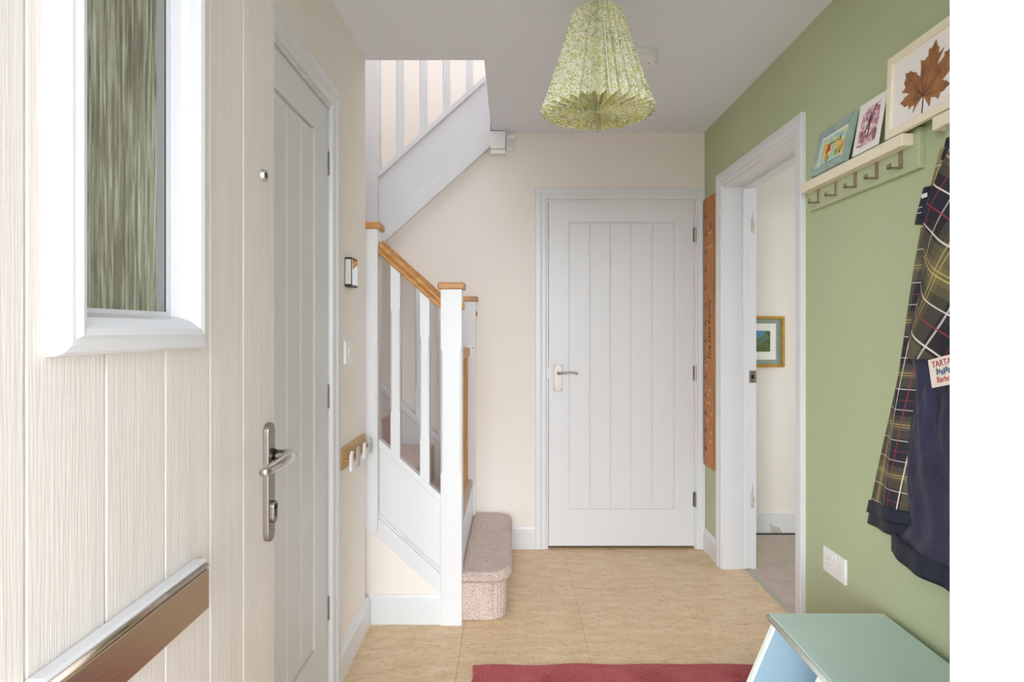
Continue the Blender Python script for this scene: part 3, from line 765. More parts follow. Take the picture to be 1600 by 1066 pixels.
# wooden safety gate closed across the foot of the stairs
gt = root('stair_gate', (-0.255, 3.16, 0.36), 'oak stair gate closed across the stairs behind the foot newel', 'gate')
GX = -0.258
MB().box(GX - 0.020, GX + 0.020, 2.775, 3.548, 1.120, 1.165).build('top_rail', 'oakv', gt, bevel=0.004)
MB().box(GX - 0.020, GX + 0.020, 2.775, 3.548, 0.352, 0.395).build('bottom_rail', 'oakv', gt, bevel=0.004)
for k in range(10):
    yy = 2.79 + k * 0.0822
    MB().box(GX - 0.009, GX + 0.009, yy - 0.013, yy + 0.013, 0.394, 1.121).build('gate_bar', 'oakv', gt, bevel=0.003)
MB().box(GX + 0.0, GX + 0.03, 3.548, 3.566, 1.105, 1.175).build('hinge_bracket', 'plastic', gt, bevel=0.003)
MB().box(GX + 0.0, GX + 0.03, 3.548, 3.566, 0.345, 0.40).build('hinge_bracket', 'plastic', gt, bevel=0.003)

# ------------------------------------------------------------------ alarm box and sensor
ab = root('alarm_box', (-0.081, YB, 2.275), 'white alarm box under the ceiling beside the stair string', 'alarm box')
MB().box(-0.124, -0.037, YB - 0.045, YB, 2.302, 2.403).build('cover', 'plastic', ab, bevel=0.004)
MB().box(-0.124, -0.037, YB - 0.040, YB, 2.273, 2.300).build('lower_cover', 'plastic', ab, bevel=0.004)
pr = root('motion_sensor', (-0.006, YB, 2.30), 'small white motion sensor on the end wall beside the alarm box', 'sensor')
MB().box(-0.034, 0.019, YB - 0.030, YB, 2.300, 2.388).build('housing', 'plastic', pr, bevel=0.009, seg=4)
MB().box(-0.026, 0.013, YB - 0.036, YB - 0.022, 2.308, 2.362).build('sensor_lens', 'plasticgrey', pr, bevel=0.008, seg=4)

# ------------------------------------------------------------------ smoke detector
sd = root('smoke_detector', (0.545, 2.60, H), 'round white smoke detector on the ceiling behind the lampshade', 'smoke detector')
def lathe(parent, name, mat, c, prof, n=40):
    mb = MB()
    for r, z in prof:
        for i in range(n):
            a = 2 * PI * i / n; mb.v.append((c[0] + r * math.cos(a), c[1] + r * math.sin(a), c[2] + z))
    for k in range(len(prof) - 1):
        for i in range(n):
            j = (i + 1) % n; mb.f.append((k * n + i, k * n + j, (k + 1) * n + j, (k + 1) * n + i))
    mb.f.append(tuple(range(n))); mb.f.append(tuple((len(prof) - 1) * n + i for i in range(n)))
    return mb.build(name, mat, parent, bevel=0.001)
lathe(sd, 'base', 'plastic', (0.545, 2.60, H), [(0.056, 0), (0.056, -0.018), (0.053, -0.022)])
lathe(sd, 'sensing_chamber', 'plastic', (0.545, 2.60, H), [(0.050, -0.0215), (0.050, -0.024), (0.054, -0.026), (0.053, -0.040), (0.046, -0.048), (0.040, -0.050)])
MB().cyl((0.560, 2.575, H - 0.0515), (0.560, 2.575, H - 0.049), 0.003, n=8).build('indicator', 'dark', sd)

# ------------------------------------------------------------------ pendant with pleated shade
PX, PY = 0.257, 1.88
pd = root('pendant_lamp', (PX, PY, 1.90), 'pleated green floral paper lampshade hanging from the ceiling', 'lamp')
def pleats(nf, prof, amp):
    """zigzag surface of revolution; prof = (radius, z)"""
    mb = MB(); n2 = nf * 2
    for r, z in prof:
        for i in range(n2):
            a = 2 * PI * i / n2; rr = r + (amp(r) if i % 2 == 0 else -amp(r))
            dz = 0.010 if (i % 2 == 0 and r > 0.16) else 0
            mb.v.append((PX + rr * math.cos(a), PY + rr * math.sin(a), z + dz))
    for k in range(len(prof) - 1):
        for i in range(n2):
            j = (i + 1) % n2; mb.f.append((k * n2 + i, k * n2 + j, (k + 1) * n2 + j, (k + 1) * n2 + i))
    return mb
mb = pleats(32, [(0.052, 2.225), (0.070, 2.208), (0.090, 2.140), (0.118, 2.050), (0.145, 1.965), (0.163, 1.908)], lambda r: 0.003 + 0.045 * r)
# tuck the paper in underneath: radial folds that meet at the middle
sh = mb.build('lampshade', 'shade', pd, fix=False)
mb = MB(); nf = 32; n2 = nf * 2
for r in (0.163, 0.11, 0.010):
    for i in range(n2):
        a = 2 * PI * i / n2
        amp = (0.003 + 0.045 * r) if r > 0.12 else 0.0
        rr = r + (amp if i % 2 == 0 else -amp)
        zz = 1.908 + ({0.163: 0.010, 0.11: 0.024, 0.010: 0.010}[r] if i % 2 == 0 else 0.0) + 0.008 * (1 - r / 0.163)
        mb.v.append((PX + rr * math.cos(a), PY + rr * math.sin(a), zz))
for k in range(2):
    for i in range(n2):
        j = (i + 1) % n2; mb.f.append((k * n2 + i, k * n2 + j, (k + 1) * n2 + j, (k + 1) * n2 + i))
mb.f.append(tuple(2 * n2 + i for i in range(n2)))
mb.build('shade_underside', 'shade_under', pd, fix=False)
MB().cyl((PX, PY, 2.20), (PX, PY, H), 0.0032, n=10).build('flex', 'cord', pd)
MB().tube([(PX - 0.002, PY - 0.058, 2.222), (PX + 0.004, PY - 0.100, 2.135), (PX + 0.009, PY - 0.172, 1.912)], 0.0012, 6).build('paper_seam', 'cord', pd)
lathe(pd, 'ceiling_rose', 'plastic', (PX, PY, H), [(0.042, 0), (0.042, -0.014), (0.026, -0.026), (0.008, -0.034)])
MB().cyl((PX, PY, 2.14), (PX, PY, 2.205), 0.019, 0.016, 20).build('lampholder', 'plastic', pd)

# ------------------------------------------------------------------ left wall: chime box, switch, peg rail
cb = root('door_chime', (XL, 2.375, 1.425), 'small dark-rimmed box with mirrored front above the light switch', 'door chime')
Y0, Y1, Z0_, Z1_, XF = 2.330, 2.418, 1.424, 1.534, -0.594
MB().box(XL, XF - 0.001, Y0, Y1, Z0_, Z1_).build('body', 'dark', cb, bevel=0.003)
MB().box(XF - 0.0015, XF, Y0 + 0.006, Y1 - 0.006, Z0_ + 0.008, Z1_ - 0.008).build('mirror_face', 'mirror', cb)
MB().box(XL + 0.003, XF - 0.004, Y0 - 0.0008, Y0 + 0.002, Z0_ + 0.010, Z1_ - 0.008).build('side_panel', 'plasticgrey', cb)
sw = root('light_switch', (XL, 2.36, 1.135), 'white single light switch on the left wall', 'light switch')
MB().box(XL, XL + 0.009, 2.317, 2.403, 1.136, 1.222).build('switch_plate', 'plastic', sw, bevel=0.002)
MB().prism([(XL + 0.0085, 1.166), (XL + 0.010, 1.166), (XL + 0.014, 1.192), (XL + 0.0085, 1.192)], 'y', 2.354, 2.366).build('rocker', 'plastic', sw, bevel=0.0008)
pg = root('peg_rail', (XL, 2.43, 0.755), 'small pine peg rail with white and grey ends, low on the left wall', 'peg rail')
MB().box(XL, XL + 0.014, 2.245, 2.612, 0.757, 0.832).build('backboard', 'pine', pg, bevel=0.002)
shapes = [
    ('plastic', [(-0.010, -0.032), (0.006, -0.032), (0.008, 0.010), (0.014, 0.016), (0.014, 0.026), (0.004, 0.030), (-0.008, 0.022), (-0.012, 0.006)]),
    ('grey', [(-0.012, -0.036), (0.012, -0.036), (0.013, -0.014), (0.009, -0.012), (0.013, 0.006), (0.010, 0.024), (0.0, 0.030), (-0.010, 0.024), (-0.013, 0.006), (-0.009, -0.012), (-0.013, -0.014)]),
    ('plastic', [(-0.014, -0.028), (0.012, -0.028), (0.016, -0.006), (0.012, 0.012), (0.004, 0.026), (-0.008, 0.024), (-0.012, 0.008)]),
    ('grey', [(-0.008, -0.026), (0.008, -0.026), (0.008, -0.012), (0.018, -0.010), (0.018, 0.010), (0.008, 0.012), (0.008, 0.026), (-0.008, 0.026), (-0.008, 0.012), (-0.018, 0.010), (-0.018, -0.010), (-0.008, -0.012)]),
]
MAT['grey'] = M('grey_painted_wood', rgb(188, 192, 192), 0.6, c2=rgb(170, 174, 174), vscale=30)
for (m_, s_), yy in zip(shapes, (2.266, 2.366, 2.466, 2.566)):
    zc = 0.790
    pgp = MB().cyl((XL + 0.012, yy, zc), (XL + 0.040, yy, zc), 0.0075, n=14).build('peg', 'oak', pg)
    MB().prism([(yy + a * 1.3, zc + b * 1.15) for a, b in s_], 'x', XL + 0.038, XL + 0.046).build('peg_end', m_, pgp, bevel=0.001)

# ------------------------------------------------------------------ height chart board on the green wall
hc = root('height_chart', (XR, 3.49, 0.50), 'tall varnished wooden height chart board between the two white architraves', 'height chart')
HX = XR - 0.024
MB().prism([(3.404, 0.500), (3.570, 0.500), (3.582, 0.512), (3.582, 1.993), (3.570, 2.005), (3.404, 2.005)], 'x', HX, XR).build('board', 'redoak', hc, bevel=0.002)
mb = MB(); mn = MB()
for c in range(56, 199):
    z = c / 100.0
    L = 0.040 if c % 10 == 0 else (0.028 if c % 5 == 0 else 0.018)
    mb.box(HX - 0.0005, HX + 0.0003, 3.579 - L, 3.579, z - 0.0016, z + 0.0016)
mb.build('ruler_marks', 'burn', hc)['kind'] = 'stuff'
for c in range(60, 200, 10):
    text_mesh(str(c), 0.030, 'numeral', 'burn', hc, frame_matrix((HX - 0.0006, 3.525, c / 100.0), (0, 0, 1), (0, 1, 0)))
text_mesh('The Hall Family', 0.055, 'lettering', 'burn', hc, frame_matrix((HX - 0.0006, 3.465, 1.265), (0, 0, 1), (0, 1, 0)))['kind'] = 'stuff'
MB().prism([(3.440, 1.815), (3.452, 1.82), (3.456, 1.845), (3.450, 1.865), (3.442, 1.85)], 'x', HX - 0.0006, HX + 0.0004).build('wood_knot', 'burn', hc)
mb = MB()
for z, a, b in ((1.800, 3.43, 3.50), (1.725, 3.41, 3.53), (1.10, 3.47, 3.54), (1.06, 3.50, 3.55), (0.93, 3.44, 3.51), (0.90, 3.47, 3.53), (0.86, 3.45, 3.52), (0.80, 3.42, 3.47), (0.76, 3.48, 3.53), (0.70, 3.43, 3.47), (0.65, 3.43, 3.47)):
    mb.box(HX - 0.0006, HX + 0.0003, a, b, z - 0.0014, z + 0.0014)
    mb.box(HX - 0.0006, HX + 0.0003, a + 0.01, a + 0.013, z - 0.012, z + 0.014)
mb.build('pencil_marks', 'chalk', hc)['kind'] = 'stuff'

# ------------------------------------------------------------------ coat racks
def coat_rack(y0, y1, hooks, label):
    r = root('coat_rack', (XR, (y0 + y1) / 2, 1.70), label, 'coat rack', 'coat racks on the green wall')
    MB().box(1.0985, XR, y0, y1, 1.700, 1.812).build('backboard', 'green', r, bevel=0.002)
    MB().box(1.0655, 1.0985, y0 + (0.022 if y0 > 1.6 else 0), y1, 1.767, 1.801).build('ledge', 'shelf', r, bevel=0.0025)
    for yy in hooks:
        mb = MB()
        mb.box(1.0955, 1.0985, yy, yy + 0.018, 1.718, 1.768)
        mb.box(1.062, 1.0985, yy, yy + 0.018, 1.717, 1.721)
        mb.box(1.062, 1.066, yy, yy + 0.018, 1.717, 1.731)
        mb.build('hook', 'hookmetal', r, bevel=0.0012)
    return r
coat_rack(1.692, 2.318, (2.236, 2.116, 1.996, 1.878, 1.762), 'green coat rack with cream ledge and five empty hooks beside the open doorway')
coat_rack(0.96, 1.592, (1.500, 1.380, 1.260, 1.140, 1.020), 'second green coat rack holding the tartan-lined coat, nearest the entrance')

# frames on the ledges
def leaning(name, y_far, width, height, lean, label, z0=1.8035, xb=1.072):
    """root at the bottom far corner; local u runs toward the entrance (-y), v up, out of the wall = -x"""
    r = root(name, (xb, y_far, z0), label, 'picture')
    r.rotation_euler = (0, lean, 0)
    return r
class FB(MB):
    """frame-plane boxes: u toward the entrance, v up, d out of the wall; given in the thing's own axes"""
    def ub(s, o, u0, u1, v0, v1, d0, d1):
        return s.box(o.x - d1, o.x - d0, o.y - u1, o.y - u0, o.z + v0, o.z + v1)
    def up(s, o, pts, d0, d1):
        return s.prism([(o.y - u, o.z + v) for u, v in pts], 'x', o.x - d1, o.x - d0)
def frame_bars(r, W_, Hh, b, d0, d1, mat):
    o = ORIGIN[r.name]
    def bar(pts): FB().up(o, pts, d0, d1).build('frame_bar', mat, r, bevel=0.0015)
    bar([(0, 0), (W_, 0), (W_ - b, b), (b, b)]); bar([(0, Hh), (W_, Hh), (W_ - b, Hh - b), (b, Hh - b)])
    bar([(0, 0), (b, b), (b, Hh - b), (0, Hh)]); bar([(W_, 0), (W_ - b, b), (W_ - b, Hh - b), (W_, Hh)])
    FB().ub(o, 0.003, W_ - 0.003, 0.003, Hh - 0.003, d0, d0 + 0.004).build('backing_board', 'pine', r)
    return o
# duck-egg frame
r = leaning('picture_frame', 2.236, 0.23, 0.16, 0.22, 'duck-egg blue picture frame with a bright watercolour, leaning beside the doorway')
o = frame_bars(r, 0.23, 0.162, 0.026, -0.004, 0.010, 'teal')
FB().ub(o, 0.02, 0.21, 0.02, 0.142, 0.0, 0.003).build('mount', 'paper', r)
art = FB().ub(o, 0.036, 0.194, 0.036, 0.126, 0.003, 0.0042).build('picture', 'art_bright', r)
rb = random.Random(3)
for k in range(9):
    u = 0.045 + rb.random() * 0.14; v = 0.045 + rb.random() * 0.05; q = 0.006 + rb.random() * 0.008
    nm = ('red_dab', 'yellow_dab', 'green_dab')[k % 3]
    if nm not in MAT:
        MAT[nm] = M(nm, {'red_dab': rgb(198, 78, 50), 'yellow_dab': rgb(228, 196, 80), 'green_dab': rgb(140, 176, 90)}[nm], 0.8)
    FB().up(o, [(u + q * math.cos(2 * PI * i / 9) * (0.7 + 0.5 * rb.random()), v + q * math.sin(2 * PI * i / 9)) for i in range(9)], 0.0042, 0.0047).build('paint_dab', nm, art)
FB().up(o, [(0.150, 0.092), (0.156, 0.090), (0.160, 0.098), (0.157, 0.110), (0.153, 0.104)], 0.0042, 0.0048).build('paint_dab', 'dark', art)
mb = FB()
for k in range(11): mb.ub(o, 0.044 + k * 0.013, 0.052 + k * 0.013, 0.0275, 0.0335, 0.003, 0.0036)
for k in range(8): mb.ub(o, 0.075 + k * 0.009, 0.081 + k * 0.009, 0.094 + (k % 2) * 0.001, 0.099 + (k % 3) * 0.001, 0.0042, 0.0047)
mb.build('caption_letters', 'dark', r)['kind'] = 'stuff'
# pink blossom card
r = leaning('art_card', 1.966, 0.135, 0.16, 0.17, 'white card with a pink blossom print, between the two picture frames', xb=1.068)
o = ORIGIN[r.name]
FB().ub(o, 0.0, 0.140, 0.0, 0.162, 0.0, 0.003).build('card', 'paper', r, bevel=0.0008)
art = FB().up(o, [(0.020, 0.022), (0.060, 0.016), (0.118, 0.022), (0.122, 0.080), (0.116, 0.140), (0.060, 0.138), (0.030, 0.120), (0.022, 0.070)], 0.003, 0.0036).build('picture', 'art_pink', r)
MAT['branch'] = M('branch_ink', rgb(92, 64, 62), 0.8)
FB().up(o, [(0.070, 0.040), (0.076, 0.042), (0.080, 0.090), (0.104, 0.136), (0.098, 0.136), (0.074, 0.094)], 0.0036, 0.0041).build('painted_branch', 'branch', art)
FB().up(o, [(0.050, 0.060), (0.054, 0.058), (0.070, 0.078), (0.078, 0.118), (0.073, 0.118), (0.064, 0.082)], 0.0036, 0.0041).build('painted_branch', 'branch', art)
# leaf frame
r = leaning('picture_frame', 1.792, 0.35, 0.24, 0.04, 'large cream picture frame holding a dried maple leaf', xb=1.074)
o = frame_bars(r, 0.352, 0.231, 0.022, -0.004, 0.010, 'frame')
FB().ub(o, 0.015, 0.337, 0.015, 0.216, 0.0, 0.0025).build('mount', 'paper', r)
LEAF = [(0.1531, 0.0714), (0.1443, 0.0661), (0.1288, 0.0558), (0.1129, 0.0395), (0.1197, 0.059), (0.1051, 0.0598), (0.0958, 0.0542), (0.0954, 0.0662), (0.085, 0.0683), (0.0755, 0.0687), (0.0683, 0.0772), (0.0562, 0.0845), (0.0707, 0.0913), (0.0779, 0.0962), (0.0967, 0.0981), (0.0789, 0.1078), (0.0611, 0.1144), (0.0789, 0.1227), (0.0707, 0.1393), (0.0789, 0.148), (0.0755, 0.1658), (0.0897, 0.16), (0.0991, 0.1621), (0.1083, 0.1545), (0.122, 0.1483), (0.1265, 0.1392), (0.1355, 0.1319), (0.1412, 0.1304), (0.1421, 0.1516), (0.1399, 0.1741), (0.1552, 0.1661), (0.1703, 0.1738), (0.1703, 0.1893), (0.1851, 0.1897), (0.1976, 0.2036), (0.2038, 0.1841), (0.2107, 0.1769), (0.2079, 0.1657), (0.216, 0.1622), (0.2292, 0.1686), (0.218, 0.1531), (0.2099, 0.1428), (0.2038, 0.1302), (0.222, 0.139), (0.2319, 0.1443), (0.2319, 0.1538), (0.2437, 0.1526), (0.2541, 0.1566), (0.261, 0.1476), (0.2761, 0.1489), (0.2724, 0.132), (0.2817, 0.12), (0.2648, 0.114), (0.2495, 0.0963), (0.226, 0.0841), (0.2417, 0.0752), (0.2553, 0.0618), (0.2417, 0.059), (0.2339, 0.0538), (0.22, 0.0536), (0.2139, 0.0394), (0.2058, 0.0478), (0.1851, 0.0554), (0.1809, 0.0331), (0.166, 0.0539), (0.1574, 0.0678)]
LEAF = [(u, 0.0714 + (v - 0.0714) * (0.955 if v > 0.0714 else 1.0)) for u, v in LEAF]
lf = FB().up(o, LEAF, 0.0026, 0.0040).build('dried_leaf', 'leafbrown', r)
base = (0.155, 0.069)
for tip in ((0.1976, 0.195), (0.082, 0.155), (0.262, 0.142), (0.066, 0.086), (0.236, 0.058), (0.148, 0.165), (0.105, 0.115)):
    dx, dy = tip[0] - base[0], tip[1] - base[1]; L = math.hypot(dx, dy); nx, ny = -dy / L * 0.0011, dx / L * 0.0011
    FB().up(o, [(base[0] + nx, base[1] + ny), (base[0] - nx, base[1] - ny), (tip[0], tip[1])], 0.0040, 0.0045).build('leaf_vein', 'vein', lf)
FB().up(o, [(0.1540, 0.070), (0.1562, 0.070), (0.1530, 0.026), (0.1508, 0.026)], 0.0026, 0.0045).build('leaf_stalk', 'vein', lf)

# ------------------------------------------------------------------ socket
so = root('power_socket', (XR, 2.155, 0.415), 'white double power socket low on the green wall', 'socket')
MB().box(XR - 0.010, XR, 2.083, 2.229, 0.412, 0.498).build('socket_plate', 'plastic', so, bevel=0.003)
for yy in (2.118, 2.196):
    for k, (dy, z, wy, hz) in enumerate(((0, 0.462, 0.0035, 0.010), (-0.011, 0.443, 0.008, 0.004), (0.011, 0.443, 0.008, 0.004))):
        MB().box(XR - 0.0106, XR - 0.009, yy + dy - wy / 2, yy + dy + wy / 2, z - hz / 2, z + hz / 2).build('pin_slot', 'grey', so)
for yy in (2.146, 2.168):
    MB().prism([(XR - 0.009, 0.470), (XR - 0.011, 0.470), (XR - 0.0145, 0.487), (XR - 0.009, 0.487)], 'y', yy - 0.007, yy + 0.007).build('rocker', 'plastic', so, bevel=0.0006)

# ------------------------------------------------------------------ picture in the next room
pf = root('picture_frame', (1.50, 3.89, 1.036), 'gilt-framed landscape hanging in the room beyond the doorway', 'picture')
FX0, FX1, FZa, FZb, fy = 1.300, 1.684, 1.036, 1.350, 3.89
def xz_bars(r, x0, x1, z0, z1, b, ya, yb, mat):
    for pts in ([(x0, z0), (x1, z0), (x1 - b, z0 + b), (x0 + b, z0 + b)], [(x0, z1), (x1, z1), (x1 - b, z1 - b), (x0 + b, z1 - b)], [(x0, z0), (x0 + b, z0 + b), (x0 + b, z1 - b), (x0, z1)], [(x1, z0), (x1 - b, z0 + b), (x1 - b, z1 - b), (x1, z1)]):
        MB().prism(pts, 'y', ya, yb).build('frame_bar', mat, r, bevel=0.002)
xz_bars(pf, FX0, FX1, FZa, FZb, 0.016, fy - 0.022, fy - 0.001, 'gold')
MB().box(FX0 + 0.01, FX1 - 0.01, fy - 0.010, fy - 0.002, FZa + 0.01, FZb - 0.01).build('outer_mount', 'greenmat', pf)
MB().box(FX0 + 0.050, FX1 - 0.052, fy - 0.0115, fy - 0.010, FZa + 0.045, FZb - 0.045).build('inner_mount', 'paper', pf)
art = MB().box(FX0 + 0.088, FX1 - 0.088, fy - 0.0125, fy - 0.0115, FZa + 0.095, FZb - 0.090).build('picture', 'art_land', pf)
MAT['hillgreen'] = M('painted_hillside', rgb(110, 124, 62), 0.8, c2=rgb(70, 84, 52), vscale=60)
MAT['skyblue'] = M('painted_sky', rgb(96, 150, 184), 0.8, c2=rgb(70, 120, 150), vscale=40)
x0, x1, z0, z1 = FX0 + 0.088, FX1 - 0.088, FZa + 0.095, FZb - 0.090
MB().prism([(x0, z0), (x1, z0), (x1, z0 + 0.09), (x1 - 0.05, z0 + 0.05), (x1 - 0.10, z0 + 0.02)], 'y', fy - 0.0131, fy - 0.0125).build('painted_hill', 'hillgreen', art)
MB().prism([(x0, z1), (x1 - 0.02, z1), (x1 - 0.06, z1 - 0.045), (x0, z1 - 0.06)], 'y', fy - 0.0131, fy - 0.0125).build('painted_sky', 'skyblue', art)

# ------------------------------------------------------------------ rug
mb = MB(); nx, ny = 60, 20
for j in range(ny + 1):
    for i in range(nx + 1):
        u = i / nx; v = j / ny
        x = -0.144 + 1.06 * u; yy = 1.86 + 0.494 * v
        if v > 0.85: yy += 0.004 * math.sin(u * 23) * (v - 0.85) / 0.15 - (0.010 * (1 - min(1, u * 3)) * (v - 0.85) / 0.15)
        if u < 0.1: x += 0.003 * math.sin(v * 17)
        z = 0.009 + 0.0025 * math.sin(u * 19 + v * 3) * math.sin(v * 9 + 1)
        mb.v.append((x, yy, z))
top = len(mb.v)
for j in range(ny):
    for i in range(nx):
        a = j * (nx + 1) + i; mb.f.append((a, a + 1, a + nx + 2, a + nx + 1))
mb.v += [(p[0], p[1], 0.0005) for p in mb.v[:top]]
for j in range(ny):
    for i in range(nx):
        a = top + j * (nx + 1) + i; mb.f.append((a, a + nx + 1, a + nx + 2, a + 1))
edge = [i for i in range(nx + 1)] + [j * (nx + 1) + nx for j in range(1, ny + 1)] + [ny * (nx + 1) + i for i in range(nx - 1, -1, -1)] + [j * (nx + 1) for j in range(ny - 1, 0, -1)]
for k in range(len(edge)):
    a, b = edge[k], edge[(k + 1) % len(edge)]; mb.f.append((a, top + a, top + b, b))
tag(mb.build('rug', 'rug', None, loc=(0.386, 2.107, 0.0)), 'red woven rug lying on the tan floor', 'rug')

# ------------------------------------------------------------------ bench
bn = root('bench', (0.85, 1.40, 0.0), 'sage green open-fronted shoe bench with pale blue inside, under the coat', 'bench')
BY0, BY1 = 0.965, 1.8387
MB().box(0.748, 1.090, BY0, BY1, 0.414, 0.434).build('seat_board', 'benchtop', bn, bevel=0.008, seg=4)
MB().cyl((0.7505, BY0 + 0.003, 0.424), (0.7505, BY1 - 0.003, 0.424), 0.0088, n=16).build('edge_bead', 'benchedge', bn, smooth=True)
def side(yc, name):
    p = MB().prism([(0.768, 0.414), (1.085, 0.414), (1.090, 0.0), (0.590, 0.0)], 'y', yc - 0.009, yc + 0.009).build(name, 'benchblue', bn, bevel=0.0015)
    # worn light front edge of the board
    MB().prism([(0.7605, 0.413), (0.7695, 0.413), (0.5915, 0.0), (0.5825, 0.0)], 'y', yc - 0.0095, yc + 0.0095).build('front_edge', 'benchedge', p, bevel=0.001)
side(BY1 - 0.016, 'end_panel'); side(1.545, 'divider'); side(1.262, 'divider'); side(BY0 + 0.016, 'end_panel')
MB().prism([(1.070, 0.05), (1.084, 0.05), (1.080, 0.412), (1.066, 0.412)], 'y', BY0 + 0.026, BY1 - 0.026).build('back_panel', 'benchblue', bn)
MB().box(0.600, 1.070, BY0 + 0.026, BY1 - 0.026, 0.05, 0.066).build('shelf_board', 'benchblue', bn)

# ------------------------------------------------------------------ coat hanging from the second rack
ct = root('coat', (1.05, 1.52, 0.63), 'long navy coat with muted tartan lining hanging on the right wall', 'coat')
def sheet(name, mat, parent, fn, nu, nv, thick, uvfn=None):
    """fn(u,v) -> front point; given thickness toward the wall"""
    mb = MB(); uv = []
    for j in range(nv + 1):
        for i in range(nu + 1):
            u, v = i / nu, j / nv
            mb.v.append(fn(u, v)); uv.append(uvfn(u, v, mb.v[-1]) if uvfn else (u, v))
    k = len(mb.v)
    for p, q in zip(list(mb.v), list(uv)):
        mb.v.append((min(p[0] + thick, 1.1085), p[1], p[2])); uv.append(q)
    for j in range(nv):
        for i in range(nu):
            a = j * (nu + 1) + i
            mb.f.append((a, a + 1, a + nu + 2, a + nu + 1)); mb.f.append((k + a, k + a + nu + 1, k + a + nu + 2, k + a + 1))
    edge = [i for i in range(nu + 1)] + [j * (nu + 1) + nu for j in range(1, nv + 1)] + [nv * (nu + 1) + i for i in range(nu - 1, -1, -1)] + [j * (nu + 1) for j in range(nv - 1, 0, -1)]
    for t in range(len(edge)):
        a, b = edge[t], edge[(t + 1) % len(edge)]; mb.f.append((a, k + a, k + b, b))
    mb.uv = uv
    return mb.build(name, mat, parent, smooth=True)
def lerp(tab, z):
    for (z0, a), (z1, b) in zip(tab, tab[1:]):
        if (z0 - z) * (z1 - z) <= 0: return a + (b - a) * (z - z0) / (z1 - z0)
    return tab[0][1] if (z - tab[0][0]) * (tab[0][0] - tab[-1][0]) >= 0 else tab[-1][1]
# folded front edge: far side (toward the doorway) and near side, by height
FAR = [(1.70, 1.522), (1.655, 1.545), (1.5476, 1.5925), (1.4214, 1.6307), (1.2205, 1.6846), (1.041, 1.742), (0.8495, 1.804), (0.763, 1.830)]
NEAR = [(1.70, 1.490), (1.655, 1.505), (1.5476, 1.545), (1.4214, 1.575), (1.2205, 1.607), (1.041, 1.625), (0.8495, 1.632), (0.763, 1.632)]
def facing(u, v):
    z = 1.700 - v * (1.700 - 0.752 - 0.018 * u)
    ya, yb = lerp(FAR, z), lerp(NEAR, z)
    w_ = ya - yb
    x = 1.052 - 0.020 * math.sin(PI * min(1, u * 1.02)) - 0.006 * math.sin(u * 9 + z * 3) * min(1, w_ / 0.12)
    return (x, ya - w_ * u, z)
sheet('tartan_facing', 'tartan', ct, facing, 26, 60, 0.05, lambda u, v, p: (0.05 + u * (0.35 + 1.0 * v) * 0.95 - 0.0, p[2] * 7.2))
def cuff(z_hi, z_lo, da, ex):
    def fn(u, v):
        zt_ = z_hi + 0.018 * u; z = zt_ - v * (z_hi - z_lo)
        ya = 1.832 + da + 0.012 * v; yb = 1.630
        x = 1.050 - 0.021 * math.sin(PI * min(1, u * 1.02)) - ex - 0.006 * math.sin(u * 9 + z_hi * 3)
        return (x, ya - (ya - yb) * u, z)
    return fn
sheet('hem_band', 'navy', ct, cuff(0.766, 0.728, 0.0, 0.004), 20, 4, 0.05)
sheet('hem_band', 'navy', ct, cuff(0.730, 0.692, 0.008, -0.003), 20, 4, 0.05)
# body lining in navy satin
BF = [(1.30, 1.600), (1.20, 1.607), (1.04, 1.620), (0.85, 1.628), (0.76, 1.630), (0.70, 1.700), (0.66, 1.712)]
def body(u, v):
    top = 1.30; ya = None
    zb = 0.672 - 0.052 * (u ** 1.2) - 0.004 * math.sin(u * 9)
    z = top - v * (top - zb)
    ya = lerp(BF, max(z, 0.662)); yb = 1.22
    yy = ya - (ya - yb) * u
    x = 1.040 - 0.008 * math.sin(u * 13.0 + 3.4 * v) * (1.1 - 0.5 * v) - 0.006 * math.sin(u * 31.0 - 9.0 * v + 1.2) * (1.1 - 0.6 * v) - 0.005 * math.sin(u * 20 + 17 * v) * (1 - v) - 0.010 * math.sin(12.0 * v + 9.0 * u) * (1 - v)
    x -= 0.02 * math.sin(PI * min(1.0, u * 2.2 + 0.08))
    return (x, yy, z)
sheet('body_lining', 'lining', ct, body, 46, 50, 0.04)
def hem(u, v):
    zb = 0.672 - 0.052 * (u ** 1.2) - 0.004 * math.sin(u * 9)
    zt_ = zb + 0.045
    p = body(u, 1.0)
    return (p[0] - 0.004, p[1] + 0.004 * (1 - u), zt_ - v * 0.058)
sheet('hem_band', 'navy', ct, hem, 40, 4, 0.03)
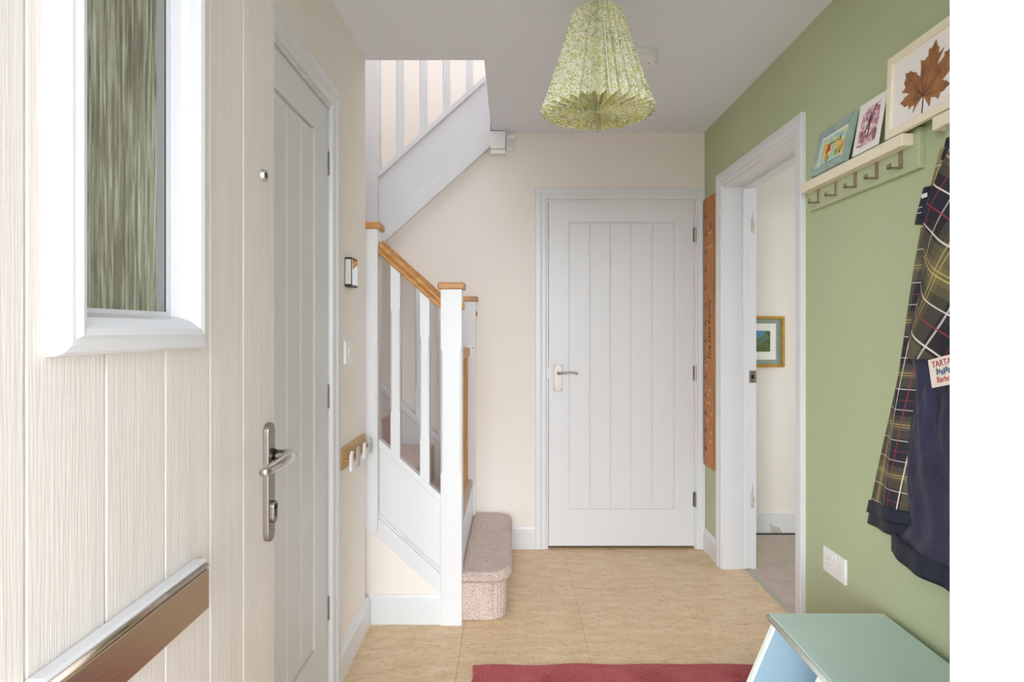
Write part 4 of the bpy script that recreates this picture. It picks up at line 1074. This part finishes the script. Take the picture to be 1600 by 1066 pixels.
# upper tartan: folded shoulder and hood
def yoke(u, v):
    z = 1.690 - v * 0.50
    ya = lerp(NEAR, z) - 0.004; yb = 1.22
    yy = ya - (ya - yb) * (u ** 1.15)
    x = 1.030 - 0.026 * math.sin(PI * min(1, u * 1.9 + 0.12)) - 0.006 * math.sin(u * 12 + 7 * v) - 0.004 * math.sin(v * 9 - u * 8)
    x += 0.02 * max(0, 0.25 - v) / 0.25
    return (x, yy, z)
def yoke_uv(u, v, p):
    a = 0.98; c, s = math.cos(a), math.sin(a)
    return ((p[1] * c - p[2] * s * 0.9) * 4.6 + 0.25, (p[1] * s + p[2] * c) * 4.6)
sheet('tartan_yoke', 'tartan', ct, yoke, 40, 40, 0.05, yoke_uv)
# collar band with the small woven markings
def collar(u, v):
    z = 1.615 - v * 0.085 - 0.004 * u
    ya, yb = lerp(FAR, z) + 0.002, lerp(NEAR, z) - 0.012
    return (1.026 - 0.012 * math.sin(PI * u), ya - (ya - yb) * u, z)
cl = sheet('collar_band', 'navy', ct, collar, 10, 8, 0.02)
for (yy, z, wd) in ((1.540, 1.592, 0.020), (1.556, 1.566, 0.014), (1.559, 1.553, 0.014)):
    MB().box(1.0115, 1.0135, yy - wd / 2, yy + wd / 2, z - (0.005 if wd > 0.015 else 0.0008), z + (0.005 if wd > 0.015 else 0.0008)).build('woven_mark', 'whitethread', cl)
def strap(u, v):
    z = 1.722 - v * 0.05
    return (1.050 - 0.010 * math.sin(PI * u) - 0.008 * v, 1.515 - 0.030 * u + 0.006 * v, z)
sheet('hanging_loop', 'navy', ct, strap, 6, 6, 0.006)
# woven tag
tagm = frame_matrix((0.984, 1.432, 1.168), (0, -1.0, 0.22), (0, 0.22, 1.0))
def tag_sheet(x0, x1, y0, y1, z0, z1):
    mb = MB().box(x0, x1, y0, y1, z0, z1); mb.v = [tuple(tagm @ Vector(p)) for p in mb.v]; return mb
tg = tag_sheet(-0.046, 0.060, -0.033, 0.033, -0.0015, 0.0).build('woven_label', 'tagcloth', ct)
text_mesh('TARTAN', 0.021, 'label_lettering', 'redthread', tg, tagm @ Matrix.Translation((0.007, 0.0185, 0.0004)))
text_mesh('Barbour', 0.019, 'label_lettering', 'redthread', tg, tagm @ Matrix.Translation((0.007, -0.018, 0.0004)))
for k in range(7):
    a = -0.022 + k * 0.008
    tag_sheet(a, a + 0.006, -0.006 + 0.003 * math.sin(k * 2), 0.006 + 0.003 * math.cos(k * 1.7), 0.0, 0.0005).build('label_drawing', 'bluethread', tg)
